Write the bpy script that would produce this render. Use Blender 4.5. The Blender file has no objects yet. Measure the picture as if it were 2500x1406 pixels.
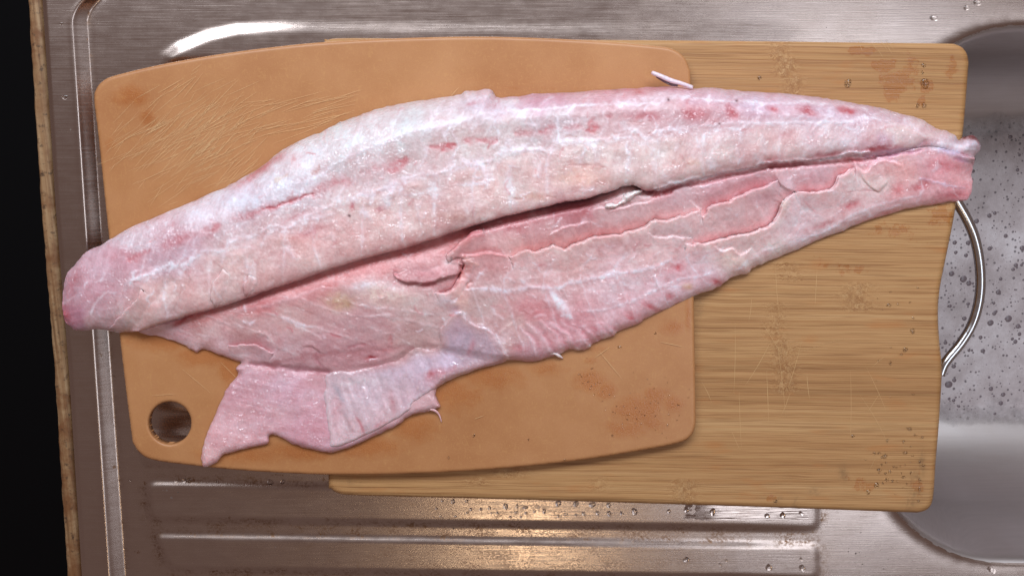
import bpy, math, random
import numpy as np

# ------------------------------------------------------------------ camera, light, exposure
PW, PH = 2500.0, 1406.0            # size of the photograph, used as drawing units
FPX = 2480.0                       # focal length in those units
TILT = math.radians(-9.0)
DIST = 0.62
LOOK_Z = 0.02
scene = bpy.context.scene
cam_data = bpy.data.cameras.new("camera")
cam_data.sensor_fit = 'HORIZONTAL'
cam_data.sensor_width = 36.0
cam_data.lens = 36.0 * FPX / PW
cam_data.clip_start = 0.01
cam_data.clip_end = 50.0
cam = bpy.data.objects.new("camera", cam_data)
scene.collection.objects.link(cam)
CAM = np.array([0.0, DIST * math.sin(-TILT), LOOK_Z + DIST * math.cos(TILT)])
cam.location = CAM.tolist()
cam.rotation_euler = (TILT, 0, 0)
scene.camera = cam

world = bpy.data.worlds.new("World")
scene.world = world
world.use_nodes = True
bg = world.node_tree.nodes["Background"]
bg.inputs[0].default_value = (1.0, 0.70, 0.61, 1)      # the dim, warm room around the sink
bg.inputs[1].default_value = 0.16

def area(name, loc, target, sx, sy, power, col):
    d = bpy.data.lights.new(name, 'AREA')
    d.shape = 'RECTANGLE'; d.size = sx; d.size_y = sy
    d.energy = power; d.color = col
    o = bpy.data.objects.new(name, d)
    scene.collection.objects.link(o)
    o.location = loc
    v = np.array(target, float) - np.array(loc, float)
    from mathutils import Vector
    o.rotation_euler = Vector(v).to_track_quat('-Z', 'Y').to_euler()
    return o
area("window_light", (-0.05, 0.76, 0.84), (0.0, 0.06, 0.0), 1.45, 0.34, 18.5, (0.82, 0.91, 1.0))
area("ceiling_lamp", (0.04, -0.98, 2.05), (0.0, 0.0, 0.0), 0.16, 0.16, 1.2, (1.0, 0.78, 0.50))
area("roof_window", (0.76, -0.26, 1.75), (0.76, -0.26, 0.0), 0.56, 1.16, 6.0, (0.80, 0.89, 1.0))

scene.view_settings.view_transform = 'Standard'
scene.view_settings.look = 'None'
scene.view_settings.exposure = 0.0
scene.view_settings.gamma = 1.0
scene.view_settings.use_curve_mapping = False
try:
    scene.cycles.use_denoising = True
except Exception:
    pass

# ------------------------------------------------------------------ helpers
rng = np.random.RandomState(7)
random.seed(7)
COL = scene.collection
ct, st = math.cos(TILT), math.sin(TILT)

def unproject(u, v, z):
    """point at height z that stands at place (u, v) of the photograph"""
    u = np.asarray(u, float); v = np.asarray(v, float); z = np.asarray(z, float)
    dx = (u - PW / 2) / FPX; dy = -(v - PH / 2) / FPX
    wx = dx
    wy = dy * ct + st          # Rx(tilt) applied to (dx, dy, -1)
    wz = dy * st - ct
    t = (z - CAM[2]) / wz
    return CAM[0] + t * wx, CAM[1] + t * wy, z + 0 * t

def lin(c):
    c = np.asarray(c, float) / 255.0
    return np.where(c <= 0.04045, c / 12.92, ((c + 0.055) / 1.055) ** 2.4)

def smooth(x, a, b):
    t = np.clip((x - a) / (b - a), 0, 1)
    return t * t * (3 - 2 * t)

_tab = np.random.RandomState(3).rand(257, 257)
def vnoise(x, y, seed=0):
    x = x + seed * 17.31; y = y + seed * 9.77
    xi = np.floor(x).astype(int); yi = np.floor(y).astype(int)
    fx = x - xi; fy = y - yi
    fx = fx * fx * (3 - 2 * fx); fy = fy * fy * (3 - 2 * fy)
    a = _tab[xi % 257, yi % 257]; b = _tab[(xi + 1) % 257, yi % 257]
    c = _tab[xi % 257, (yi + 1) % 257]; d = _tab[(xi + 1) % 257, (yi + 1) % 257]
    return ((a * (1 - fx) + b * fx) * (1 - fy) + (c * (1 - fx) + d * fx) * fy) * 2 - 1

def noise(U, V, lx, ly=None, ang=0.0, seed=0, octaves=1):
    """value noise in -1..1; lx, ly: size of a feature along and across the direction ang (degrees)"""
    ly = ly or lx
    c, s = math.cos(math.radians(ang)), math.sin(math.radians(ang))
    X = (U * c + V * s) / lx; Y = (-U * s + V * c) / ly
    out = 0; amp = 1; tot = 0
    for k in range(octaves):
        out = out + amp * vnoise(X * 2 ** k, Y * 2 ** k, seed + 3 * k)
        tot += amp; amp *= 0.5
    return out / tot

def spline(pts, closed=False, sub=4):
    P = np.array(pts, float); n = len(P); out = []
    rngi = range(n) if closed else range(n - 1)
    for i in rngi:
        if closed:
            p0, p1, p2, p3 = P[i - 1], P[i], P[(i + 1) % n], P[(i + 2) % n]
        else:
            p0, p1, p2, p3 = P[max(i - 1, 0)], P[i], P[i + 1], P[min(i + 2, n - 1)]
        for k in range(sub):
            t = k / sub
            out.append(0.5 * (2 * p1 + (p2 - p0) * t + (2 * p0 - 5 * p1 + 4 * p2 - p3) * t * t + (-p0 + 3 * p1 - 3 * p2 + p3) * t ** 3))
    if not closed:
        out.append(P[-1])
    return np.array(out)

def jag(poly, amp, seed, wl=14.0):
    """uneven torn edge: push the points of a closed outline in and out a little"""
    d = np.roll(poly, -1, 0) - np.roll(poly, 1, 0)
    L = np.linalg.norm(d, axis=1, keepdims=True) + 1e-6
    nrm = np.stack([-d[:, 1], d[:, 0]], 1) / L
    s = np.cumsum(np.linalg.norm(np.roll(poly, -1, 0) - poly, axis=1))
    n = vnoise(s / wl, 0 * s, seed) + 0.6 * vnoise(s / (wl * 0.4), 0 * s, seed + 5)
    return poly + nrm * (n * amp)[:, None]

def line_dist(U, V, pts, closed=False, full=False):
    """distance to a polyline; with full also side (+1/-1), nearest point and arc length share"""
    P = np.asarray(pts, float)
    Q = np.roll(P, -1, 0) if closed else P[1:]
    A = P if closed else P[:-1]
    best = np.full(U.shape, 1e18)
    nx = np.zeros(U.shape); ny = np.zeros(U.shape); sg = np.ones(U.shape); sl = np.zeros(U.shape)
    seglen = np.linalg.norm(Q - A, axis=1); cum = np.concatenate([[0], np.cumsum(seglen)]); tot = max(cum[-1], 1e-6)
    for i in range(len(A)):
        ax, ay = A[i]; bx, by = Q[i]
        dx, dy = bx - ax, by - ay
        l2 = dx * dx + dy * dy
        if l2 < 1e-9: continue
        t = np.clip(((U - ax) * dx + (V - ay) * dy) / l2, 0, 1)
        px = ax + t * dx; py = ay + t * dy
        d = (U - px) ** 2 + (V - py) ** 2
        m = d < best
        best[m] = d[m]
        if full:
            nx[m] = px[m]; ny[m] = py[m]
            cr = dx * (V - ay) - dy * (U - ax)
            sg[m] = np.sign(cr[m]); sl[m] = ((cum[i] + t * seglen[i]) / tot)[m]
    d = np.sqrt(best)
    return (d, nx, ny, sg, sl) if full else d

def inside(U, V, poly):
    P = np.asarray(poly, float); r = np.zeros(U.shape, bool)
    for i in range(len(P)):
        ax, ay = P[i - 1]; bx, by = P[i]
        if ay == by: continue
        c = ((ay > V) != (by > V)) & (U < (bx - ax) * (V - ay) / (by - ay) + ax)
        r ^= c
    return r

def poly_sdf(U, V, poly):
    d, nx, ny, _, _ = line_dist(U, V, poly, True, True)
    return np.where(inside(U, V, poly), d, -d), nx, ny

def make_mesh(name, verts, quads, mat, smooth_shade=True, attrs=None, tris=None):
    me = bpy.data.meshes.new(name)
    verts = np.asarray(verts, np.float32)
    quads = np.zeros((0, 4), np.int32) if quads is None else np.asarray(quads, np.int32)
    tris = np.zeros((0, 3), np.int32) if tris is None else np.asarray(tris, np.int32)
    me.vertices.add(len(verts)); me.vertices.foreach_set("co", verts.ravel())
    nl = quads.size + tris.size
    me.loops.add(nl)
    me.loops.foreach_set("vertex_index", np.concatenate([quads.ravel(), tris.ravel()]).astype(np.int32))
    me.polygons.add(len(quads) + len(tris))
    starts = np.concatenate([np.arange(len(quads)) * 4, quads.size + np.arange(len(tris)) * 3]).astype(np.int32)
    tots = np.concatenate([np.full(len(quads), 4), np.full(len(tris), 3)]).astype(np.int32)
    me.polygons.foreach_set("loop_start", starts)
    me.polygons.foreach_set("loop_total", tots)
    me.update(calc_edges=True)
    me.validate()
    me.polygons.foreach_set("use_smooth", np.full(len(me.polygons), smooth_shade))
    for k, a in (attrs or {}).items():
        a = np.asarray(a, np.float32)
        if a.ndim == 2:
            at = me.attributes.new(k, 'FLOAT_COLOR', 'POINT')
            at.data.foreach_set("color", np.concatenate([a, np.ones((len(a), 1), np.float32)], 1).ravel())
        else:
            at = me.attributes.new(k, 'FLOAT', 'POINT')
            at.data.foreach_set("value", a)
    me.materials.append(mat)
    o = bpy.data.objects.new(name, me)
    COL.objects.link(o)
    return o

def sheet(name, U, V, sdf, nx, ny, Z, mat, base=None, attrs=None, inset=0.0):
    """a surface over the grid (U, V) where sdf > 0, its rim snapped to the outline; with base also side walls and an underside"""
    keepv = sdf > 0
    cell = keepv[:-1, :-1] | keepv[1:, :-1] | keepv[:-1, 1:] | keepv[1:, 1:]
    idx = np.arange(U.size).reshape(U.shape)
    q = np.stack([idx[:-1, :-1][cell], idx[1:, :-1][cell], idx[1:, 1:][cell], idx[:-1, 1:][cell]], 1)
    used = np.unique(q)
    remap = np.full(U.size, -1); remap[used] = np.arange(len(used))
    q = remap[q]
    uu = np.where(keepv, U, nx).ravel()[used]; vv = np.where(keepv, V, ny).ravel()[used]
    zz = Z.ravel()[used]
    x, y, z = unproject(uu, vv, zz)
    P = np.stack([x, y, z], 1)
    at = {k: (a.reshape(-1, 3)[used] if a.ndim == 3 else a.ravel()[used]) for k, a in (attrs or {}).items()}
    n = len(P)
    quads = q
    if base is not None:
        e = np.concatenate([q[:, [0, 1]], q[:, [1, 2]], q[:, [2, 3]], q[:, [3, 0]]])
        key = np.sort(e, 1); key = key[:, 0].astype(np.int64) * n + key[:, 1]
        uq, first, cnt = np.unique(key, return_index=True, return_counts=True)
        be = e[first[cnt == 1]]
        zb = base.ravel()[used] if hasattr(base, 'ravel') else np.full(n, base)
        B = P.copy(); B[:, 2] = np.minimum(zb, P[:, 2] - 1e-4)
        P = np.concatenate([P, B])
        side = np.stack([be[:, 1], be[:, 0], be[:, 0] + n, be[:, 1] + n], 1)
        quads = np.concatenate([q, side, q[:, ::-1] + n])
        at = {k: np.concatenate([a, a]) for k, a in at.items()}
    return make_mesh(name, P, quads, mat, True, at)

def tube(name, pts, radii, mat, seg=14):
    P = np.array(pts, float); n = len(P)
    T = np.gradient(P, axis=0); T /= np.linalg.norm(T, axis=1, keepdims=True)
    up = np.array([0, 0, 1.0])
    V = []; Q = []
    for i in range(n):
        a = np.cross(T[i], up); a /= np.linalg.norm(a) + 1e-9
        b = np.cross(a, T[i])
        for k in range(seg):
            w = 2 * math.pi * k / seg
            V.append(P[i] + radii[i] * (a * math.cos(w) + b * math.sin(w)))
    for i in range(n - 1):
        for k in range(seg):
            k2 = (k + 1) % seg
            Q.append((i * seg + k, i * seg + k2, (i + 1) * seg + k2, (i + 1) * seg + k))
    V.append(P[0]); V.append(P[-1])
    T3 = [(len(V) - 2, (k + 1) % seg, k) for k in range(seg)] + [(len(V) - 1, (n - 1) * seg + k, (n - 1) * seg + (k + 1) % seg) for k in range(seg)]
    return make_mesh(name, V, Q, mat, True, tris=T3)

def domes(name, spots, mat, flat=0.45, wob=0.12, stretch=1.0):
    """small drops: (u, v, radius in photo units, height of the surface below)"""
    V = []; Q = []; T3 = []
    seg = 14; rings = 5
    r_ = random.Random(len(spots))
    for (u, v, r, z) in spots:
        x, y, z = unproject(u, v, z)
        R = r * 0.00025
        ph = r_.random() * 6.28; e = 1 + stretch * r_.uniform(-.2, .25); b0 = len(V)
        for k in range(rings):
            a = k / rings * math.pi / 2
            for j in range(seg):
                w = 2 * math.pi * j / seg
                rr = R * math.cos(a) * (1 + wob * math.sin(2 * w + ph) + 0.5 * wob * math.sin(3 * w + 2 * ph))
                V.append((float(x) + rr * e * math.cos(w), float(y) + rr / e * math.sin(w), float(z) + R * flat * math.sin(a)))
        V.append((float(x), float(y), float(z) + R * flat))
        for k in range(rings - 1):
            for j in range(seg):
                j2 = (j + 1) % seg
                Q.append((b0 + k * seg + j, b0 + k * seg + j2, b0 + (k + 1) * seg + j2, b0 + (k + 1) * seg + j))
        top = b0 + rings * seg
        for j in range(seg):
            T3.append((b0 + (rings - 1) * seg + j, b0 + (rings - 1) * seg + (j + 1) % seg, top))
    return make_mesh(name, V, Q, mat, True, tris=T3)

def slivers(name, items, mat):
    """knife marks: (u, v, angle in degrees, length, width, z, bend)"""
    V = []; Q = []
    for k_, (u, v, a, L, w, z, b) in enumerate(items):
        z = z + k_ * 1.5e-6
        c, s = math.cos(math.radians(a)), -math.sin(math.radians(a))
        prev = None
        N = 4
        for k in range(N + 1):
            t = k / N - 0.5
            cu = u + c * L * t - s * b * (t * t) * L; cv = v + s * L * t + c * b * (t * t) * L
            ww = w * (1 - (2 * t) ** 2) * 0.5 + 0.12
            p = []
            for sgn in (-1, 1):
                x, y, zz = unproject(cu - s * ww * sgn, cv + c * ww * sgn, z)
                V.append((float(x), float(y), float(zz))); p.append(len(V) - 1)
            if prev: Q.append((prev[0], p[0], p[1], prev[1]))
            prev = p
    return make_mesh(name, V, Q, mat, False)

def props(o, label=None, cat=None, kind=None, group=None):
    if label: o["label"] = label
    if cat: o["category"] = cat
    if kind: o["kind"] = kind
    if group: o["group"] = group
    return o

def thing(name, loc, label, cat, parts, kind=None):
    e = bpy.data.objects.new(name, None)
    e.empty_display_size = 0.02
    COL.objects.link(e); e.location = loc
    for p in parts:
        p.parent = e; p.location = (-loc[0], -loc[1], -loc[2])
    return props(e, label, cat, kind)

# ------------------------------------------------------------------ node material helpers
class NT:
    def __init__(self, name):
        self.mat = bpy.data.materials.new(name); self.mat.use_nodes = True
        self.t = self.mat.node_tree
        self.p = self.t.nodes["Principled BSDF"]
        self._pos = None
    def n(self, typ, **kw):
        nd = self.t.nodes.new(typ)
        for k, v in kw.items():
            if k.startswith("_"): continue
            setattr(nd, k, v)
        return nd
    def link(self, a, b): self.t.links.new(a, b)
    def put(self, sock, val):
        if hasattr(val, "is_output"): self.link(val, sock)
        else: sock.default_value = val
    @property
    def pos(self):
        if self._pos is None: self._pos = self.n("ShaderNodeNewGeometry").outputs["Position"]
        return self._pos
    def mapping(self, scale=(1, 1, 1), rot=(0, 0, 0), loc=(0, 0, 0), vec=None):
        m = self.n("ShaderNodeMapping"); self.link(vec or self.pos, m.inputs[0])
        m.inputs["Location"].default_value = loc; m.inputs["Rotation"].default_value = rot; m.inputs["Scale"].default_value = scale
        return m.outputs[0]
    def noise(self, scale, detail=2, rough=0.5, vec=None, dist=0.0):
        m = self.n("ShaderNodeTexNoise"); self.link(vec or self.pos, m.inputs["Vector"])
        m.inputs["Scale"].default_value = scale; m.inputs["Detail"].default_value = detail
        m.inputs["Roughness"].default_value = rough; m.inputs["Distortion"].default_value = dist
        return m.outputs["Fac"]
    def voronoi(self, scale, vec=None, feature='F1', rand=1.0):
        m = self.n("ShaderNodeTexVoronoi", feature=feature); self.link(vec or self.pos, m.inputs["Vector"])
        m.inputs["Scale"].default_value = scale; m.inputs["Randomness"].default_value = rand
        return m
    def ramp(self, fac, stops):
        r = self.n("ShaderNodeValToRGB"); self.put(r.inputs[0], fac)
        els = r.color_ramp.elements
        while len(els) < len(stops): els.new(0.5)
        for e, (p, c) in zip(els, stops):
            e.position = p; e.color = c if len(c) == 4 else (*c, 1)
        return r.outputs[0]
    def rng(self, fac, a, b, c=0.0, d=1.0):
        m = self.n("ShaderNodeMapRange"); self.put(m.inputs[0], fac)
        for i, x in enumerate((a, b, c, d)): self.put(m.inputs[i + 1], x)
        return m.outputs[0]
    def math(self, op, a, b=0.0, clamp=False):
        m = self.n("ShaderNodeMath", operation=op, use_clamp=clamp)
        self.put(m.inputs[0], a); self.put(m.inputs[1], b)
        return m.outputs[0]
    def mix(self, fac, a, b, blend='MIX'):
        m = self.n("ShaderNodeMix", data_type='RGBA', blend_type=blend)
        self.put(m.inputs[0], fac)
        for s, x in ((m.inputs[6], a), (m.inputs[7], b)):
            self.put(s, x if hasattr(x, "is_output") else ((*x, 1) if len(x) == 3 else x))
        return m.outputs[2]
    def attr(self, name, out="Fac"):
        a = self.n("ShaderNodeAttribute", attribute_name=name)
        return a.outputs[out]
    def bump(self, h, strength, dist, normal=None):
        b = self.n("ShaderNodeBump"); self.put(b.inputs["Height"], h)
        b.inputs["Strength"].default_value = strength; b.inputs["Distance"].default_value = dist
        if normal: self.link(normal, b.inputs["Normal"])
        return b.outputs[0]
    def set(self, **kw):
        for k, v in kw.items():
            s = self.p.inputs[k.replace("_", " ")]
            if isinstance(v, tuple) and len(v) == 3 and s.type == 'RGBA': v = (*v, 1)
            self.put(s, v)
        return self

# heights above the drainboard
Z_BAM0, Z_BAM1 = 0.0032, 0.0210
Z_CMP0, Z_CMP1 = 0.0213, 0.0275

# ------------------------------------------------------------------ materials
def mat_steel(name, tint=(0.60, 0.495, 0.45), rough=0.21, dirt=True):
    m = NT(name)
    brush = m.noise(1.0, 2, 0.6, m.mapping((25, 1400, 60)))
    cloud = m.noise(16, 3, 0.6)
    col = m.mix(m.rng(cloud, 0.35, 0.7), tint, (tint[0] * 0.92, tint[1] * 0.89, tint[2] * 0.87))
    col = m.mix(m.rng(brush, 0.3, 0.75, 0, 0.16), col, (tint[0] * 0.6, tint[1] * 0.6, tint[2] * 0.6))
    r = m.math('ADD', m.rng(cloud, 0.2, 0.8, rough - 0.01, rough + 0.07), m.rng(brush, 0.3, 0.8, -0.03, 0.06))
    metal = 1.0
    if dirt:
        dens = m.noise(13, 3, 0.65, m.mapping((0.6, 2.2, 1), loc=(0.3, 0.1, 0)))
        vo = m.voronoi(420)
        wob = m.noise(900, 2)
        d = m.math('ADD', vo.outputs["Distance"], m.rng(wob, 0.3, 0.7, -0.18, 0.18))
        sz = m.n("ShaderNodeSeparateColor"); m.link(vo.outputs["Color"], sz.inputs[0])
        pick = m.math('GREATER_THAN', m.math('ADD', sz.outputs[0], m.rng(dens, 0.42, 0.72, -0.30, 0.10)), 0.93)
        size = m.rng(sz.outputs[1], 0, 1, 0.10, 0.34)
        spot = m.math('MULTIPLY', pick, m.rng(d, m.math('MULTIPLY', size, 0.7), size, 1, 0))
        spot = m.math('MULTIPLY', spot, m.rng(sz.outputs[2], 0, 1, 0.35, 1.0))
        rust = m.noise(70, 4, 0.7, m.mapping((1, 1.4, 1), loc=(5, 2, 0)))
        at = m.attr("grime_shade")
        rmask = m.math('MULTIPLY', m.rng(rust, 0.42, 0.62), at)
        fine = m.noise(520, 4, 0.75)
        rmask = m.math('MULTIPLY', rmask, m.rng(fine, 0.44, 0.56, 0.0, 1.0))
        blot = m.rng(m.math('ADD', m.attr("rust"), m.rng(fine, 0.25, 0.75, -0.55, 0.55)), 0.45, 0.62)
        rmask = m.math('MAXIMUM', rmask, m.math('MULTIPLY', blot, 0.85))
        filmw = m.rng(m.math('ADD', m.attr("film"), m.rng(m.noise(190, 3), 0.2, 0.8, -0.3, 0.3)), 0.46, 0.54)
        col = m.mix(spot, col, (0.045, 0.028, 0.02))
        col = m.mix(m.math('MULTIPLY', rmask, 0.9), col, (0.20, 0.085, 0.022))  # rust brown, including the dark lines painted along the ribs
        dirtm = m.math('MAXIMUM', spot, m.math('MULTIPLY', rmask, 0.8), True)
        metal = m.math('SUBTRACT', 1.0, m.math('MULTIPLY', spot, 0.8))
        r = m.math('ADD', r, m.math('MULTIPLY', dirtm, 0.2))
        film = m.noise(120, 4, 0.7, m.mapping((0.7, 1.3, 1), loc=(1, 7, 0)))
        r = m.math('ADD', r, m.rng(film, 0.25, 0.85, -0.02, 0.05))
        r = m.math('MULTIPLY', r, m.rng(filmw, 0, 1, 1.0, 0.18))
    scr = m.noise(1.0, 1, 0.5, m.mapping((30, 2600, 30), rot=(0, 0, 0.5)))
    bumped = m.bump(m.math('ADD', brush, m.rng(scr, 0.62, 0.75, 0, 0.8)), 0.07, 0.0003)
    bumped = m.bump(m.noise(30, 2), 0.04, 0.003, bumped)
    m.set(Base_Color=col, Metallic=metal, Roughness=r, Normal=bumped)
    return m.mat

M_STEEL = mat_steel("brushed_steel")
M_BASIN = mat_steel("basin_steel", (0.56, 0.51, 0.50), 0.42, False)

def mat_rod():
    m = NT("polished_rod")
    n1 = m.noise(300, 3)
    m.set(Base_Color=(0.66, 0.66, 0.68), Metallic=1.0, Roughness=m.rng(n1, 0.3, 0.7, 0.14, 0.26))
    return m.mat
M_ROD = mat_rod()

def mat_bamboo():
    m = NT("bamboo_wood")
    wet = m.attr("wet"); nodem = m.attr("node")
    warpn = m.noise(24, 2, 0.5)
    off = m.n("ShaderNodeCombineXYZ")
    m.put(off.inputs[1], m.rng(warpn, 0.2, 0.8, -0.0005, 0.0005))
    jit = m.noise(420, 3, 0.7)
    m2 = m.math('MULTIPLY', m.rng(jit, 0.2, 0.8, -0.0045, 0.0045), nodem)
    add2 = m.n("ShaderNodeCombineXYZ"); m.put(add2.inputs[1], m2)
    va = m.n("ShaderNodeVectorMath", operation='ADD'); m.link(m.pos, va.inputs[0]); m.link(off.outputs[0], va.inputs[1])
    vb = m.n("ShaderNodeVectorMath", operation='ADD'); m.link(va.outputs[0], vb.inputs[0]); m.link(add2.outputs[0], vb.inputs[1])
    v = m.mapping((1, 1, 1), rot=(0, 0, math.radians(0.8)), vec=vb.outputs[0])
    broad = m.noise(1.0, 3, 0.6, m.mapping((2.0, 260, 1), vec=v))
    fibre = m.noise(1.0, 3, 0.65, m.mapping((9, 1300, 1), vec=v))
    lines = m.noise(1.0, 2, 0.6, m.mapping((9, 1200, 1), loc=(4, 9, 0), vec=v))
    strip = m.noise(1.0, 1, 0.4, m.mapping((0.6, 26, 1), loc=(1, 3, 0), vec=v))
    col = m.ramp(m.math('ADD', m.math('MULTIPLY', broad, 0.55), m.math('MULTIPLY', strip, 0.45)),
                 [(0.30, lin((142, 97, 57))), (0.45, lin((166, 117, 72))), (0.56, lin((179, 132, 86))), (0.70, lin((195, 155, 109)))])
    col = m.mix(m.rng(fibre, 0.35, 0.7, 0.0, 0.42), col, tuple(lin((196, 158, 106))))
    col = m.mix(m.rng(lines, 0.56, 0.68, 0, 0.50), col, tuple(lin((120, 72, 34))))
    lines2 = m.noise(1.0, 2, 0.6, m.mapping((26, 2000, 1), loc=(8, 2, 0), vec=v))
    col = m.mix(m.rng(lines2, 0.54, 0.68, 0, 0.55), col, tuple(lin((132, 84, 42))))
    lines3 = m.noise(1.0, 2, 0.6, m.mapping((12, 560, 1), loc=(18, 5, 0), vec=v))
    col = m.mix(m.rng(lines3, 0.57, 0.66, 0, 0.45), col, tuple(lin((124, 78, 40))))
    # bamboo knots: short ragged dashes
    dash = m.noise(1.0, 3, 0.7, m.mapping((260, 900, 1), vec=v))
    col = m.mix(m.math('MULTIPLY', nodem, m.rng(dash, 0.46, 0.58, 0, 0.8)), col, tuple(lin((128, 78, 40))))
    dash2 = m.noise(1.0, 3, 0.7, m.mapping((200, 800, 1), loc=(3, 1, 0), vec=v))
    col = m.mix(m.math('MULTIPLY', nodem, m.rng(dash2, 0.5, 0.62, 0, 0.4)), col, tuple(lin((226, 190, 140))))
    # tan stains along the fibres
    stain = m.noise(1.0, 2, 0.6, m.mapping((28, 90, 1), loc=(2, 5, 0), vec=v))
    col = m.mix(m.rng(stain, 0.60, 0.74, 0, 0.35), col, tuple(lin((178, 108, 52))), 'MIX')
    edge = m.noise(160, 4, 0.65)
    wm = m.rng(m.math('ADD', wet, m.rng(edge, 0.2, 0.8, -0.28, 0.28)), 0.46, 0.54)
    col = m.mix(m.math('MULTIPLY', wm, 0.55), col, tuple(lin((232, 184, 112))), 'MULTIPLY')
    grey = m.attr("mould")
    mk = m.noise(260, 4, 0.7)
    col = m.mix(m.math('MULTIPLY', grey, m.rng(mk, 0.40, 0.62, 0, 0.5)), col, tuple(lin((70, 56, 40))))
    h = m.math('ADD', m.rng(lines, 0.5, 0.7, 0, -1), m.math('MULTIPLY', fibre, 0.6))
    h = m.math('ADD', h, m.math('MULTIPLY', nodem, dash))
    m.set(Base_Color=col, Roughness=m.rng(wm, 0, 1, 0.52, 0.22), Normal=m.bump(h, 0.30, 0.0006), Specular_IOR_Level=0.4)
    return m.mat
M_BAM = mat_bamboo()

def mat_composite():
    m = NT("pressed_paper_board")
    wet = m.attr("wet")
    big = m.noise(22, 3, 0.6)
    fib = m.noise(1.0, 3, 0.7, m.mapping((260, 520, 1), rot=(0, 0, 0.6)), 1.5)
    fib2 = m.noise(1.0, 3, 0.7, m.mapping((560, 240, 1), rot=(0, 0, 0.2), loc=(3, 2, 0)), 1.5)
    col = m.ramp(big, [(0.3, lin((168, 112, 70))), (0.5, lin((176, 121, 78))), (0.7, lin((183, 129, 86)))])
    f = m.math('MAXIMUM', fib, fib2)
    col = m.mix(m.rng(f, 0.55, 0.72, 0, 0.40), col, tuple(lin((196, 146, 92))))
    col = m.mix(m.rng(m.noise(1500, 2, 0.6), 0.55, 0.75, 0, 0.25), col, tuple(lin((160, 96, 50))))
    edge = m.noise(110, 5, 0.65)
    wm = m.rng(m.math('ADD', wet, m.rng(edge, 0.2, 0.8, -0.24, 0.24)), 0.30, 0.72)
    col = m.mix(m.math('MULTIPLY', wm, 0.40), col, tuple(lin((230, 170, 96))), 'MULTIPLY')
    r = m.rng(wm, 0, 1, 0.40, 0.22)
    bmp = m.bump(m.noise(900, 3, 0.7), 0.10, 0.0004)
    spark = m.noise(1300, 2, 0.5)
    bmp2 = m.bump(m.math('MULTIPLY', spark, wm), 0.35, 0.0006, bmp)
    m.set(Base_Color=col, Roughness=r, Normal=bmp2, Specular_IOR_Level=0.45)
    return m.mat
M_CMP = mat_composite()

def mat_plain(name, col, rough=0.5, **kw):
    m = NT(name)
    n1 = m.noise(500, 3, 0.6)
    c = m.mix(m.rng(n1, 0.35, 0.7, 0, 1), tuple(np.array(col) * 0.9), tuple(np.minimum(np.array(col) * 1.08, 1)))
    m.set(Base_Color=c, Roughness=rough, **kw)
    return m.mat
M_CUT = mat_plain("scored_board", lin((220, 176, 126)), 0.6)
M_CUTB = mat_plain("scored_bamboo", lin((198, 156, 106)), 0.6)

def mat_drop():
    m = NT("clear_water")
    n1 = m.noise(300, 2)
    m.set(Base_Color=(0.97, 0.97, 0.97), Roughness=m.rng(n1, 0.3, 0.7, 0.02, 0.05), IOR=1.33, Transmission_Weight=1.0)
    return m.mat
M_DROP = mat_drop()

def mat_flesh(name, glint=1.0, coat_rough=0.11, coat=0.9):
    m = NT(name)
    base = m.attr("flesh", "Color")
    fine = m.noise(620, 3, 0.7)
    med = m.noise(260, 3, 0.65)
    col = m.mix(m.rng(fine, 0.35, 0.66, 0.0, 0.9), base, m.mix(1.0, base, (1.10, 1.09, 1.10), 'MULTIPLY'))
    col = m.mix(m.rng(m.noise(480, 3, 0.7, m.mapping((1, 1, 1), loc=(3, 3, 3))), 0.45, 0.68, 0.0, 0.7), col, m.mix(1.0, base, (0.93, 0.82, 0.83), 'MULTIPLY'))
    gran = m.noise(560, 3, 0.75)
    soft = m.bump(m.math('ADD', m.math('MULTIPLY', gran, 0.5), m.noise(170, 3, 0.6)), 0.16, 0.002)
    wet_h = m.math('ADD', m.math('MULTIPLY', m.noise(680, 0, 0.5), 0.55), m.math('MULTIPLY', m.noise(250, 0, 0.5), 0.9))
    wet = m.bump(wet_h, glint, 0.0022)
    patch = m.noise(75, 3, 0.65)
    m.set(Base_Color=col, Roughness=m.rng(med, 0.3, 0.75, 0.34, 0.48), Normal=soft, Specular_IOR_Level=0.5,
          Subsurface_Weight=0.55, Subsurface_Radius=(1.0, 0.50, 0.45), Subsurface_Scale=0.0016,
          Coat_Weight=m.math('MULTIPLY', m.rng(patch, 0.36, 0.60, coat * 0.25, coat), m.rng(m.attr('gloss'), 0, 1, 0.6, 1.0)), Coat_Roughness=coat_rough, Coat_IOR=1.72, Coat_Normal=wet)
    return m.mat
M_FLESH = mat_flesh("raw_fish_flesh")
M_MEMB = mat_flesh("belly_lining", 0.55, 0.10, 1.0)

def mat_strip():
    m = NT("worn_wood_edge")
    v = m.mapping((1, 1, 1), rot=(0, 0, math.radians(-3)))
    g = m.noise(1.0, 3, 0.6, m.mapping((500, 14, 60), vec=v))
    b = m.noise(45, 4, 0.7)
    s = m.noise(260, 4, 0.75)
    col = m.ramp(g, [(0.3, lin((104, 74, 48))), (0.5, lin((142, 106, 72))), (0.7, lin((164, 132, 98)))])
    col = m.mix(m.rng(b, 0.45, 0.62, 0, 0.8), col, tuple(lin((108, 64, 32))))
    col = m.mix(m.rng(s, 0.56, 0.68, 0, 0.85), col, tuple(lin((52, 34, 22))))
    m.set(Base_Color=col, Roughness=0.6, Normal=m.bump(s, 0.3, 0.0008))
    return m.mat
M_STRIP = mat_strip()

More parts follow.
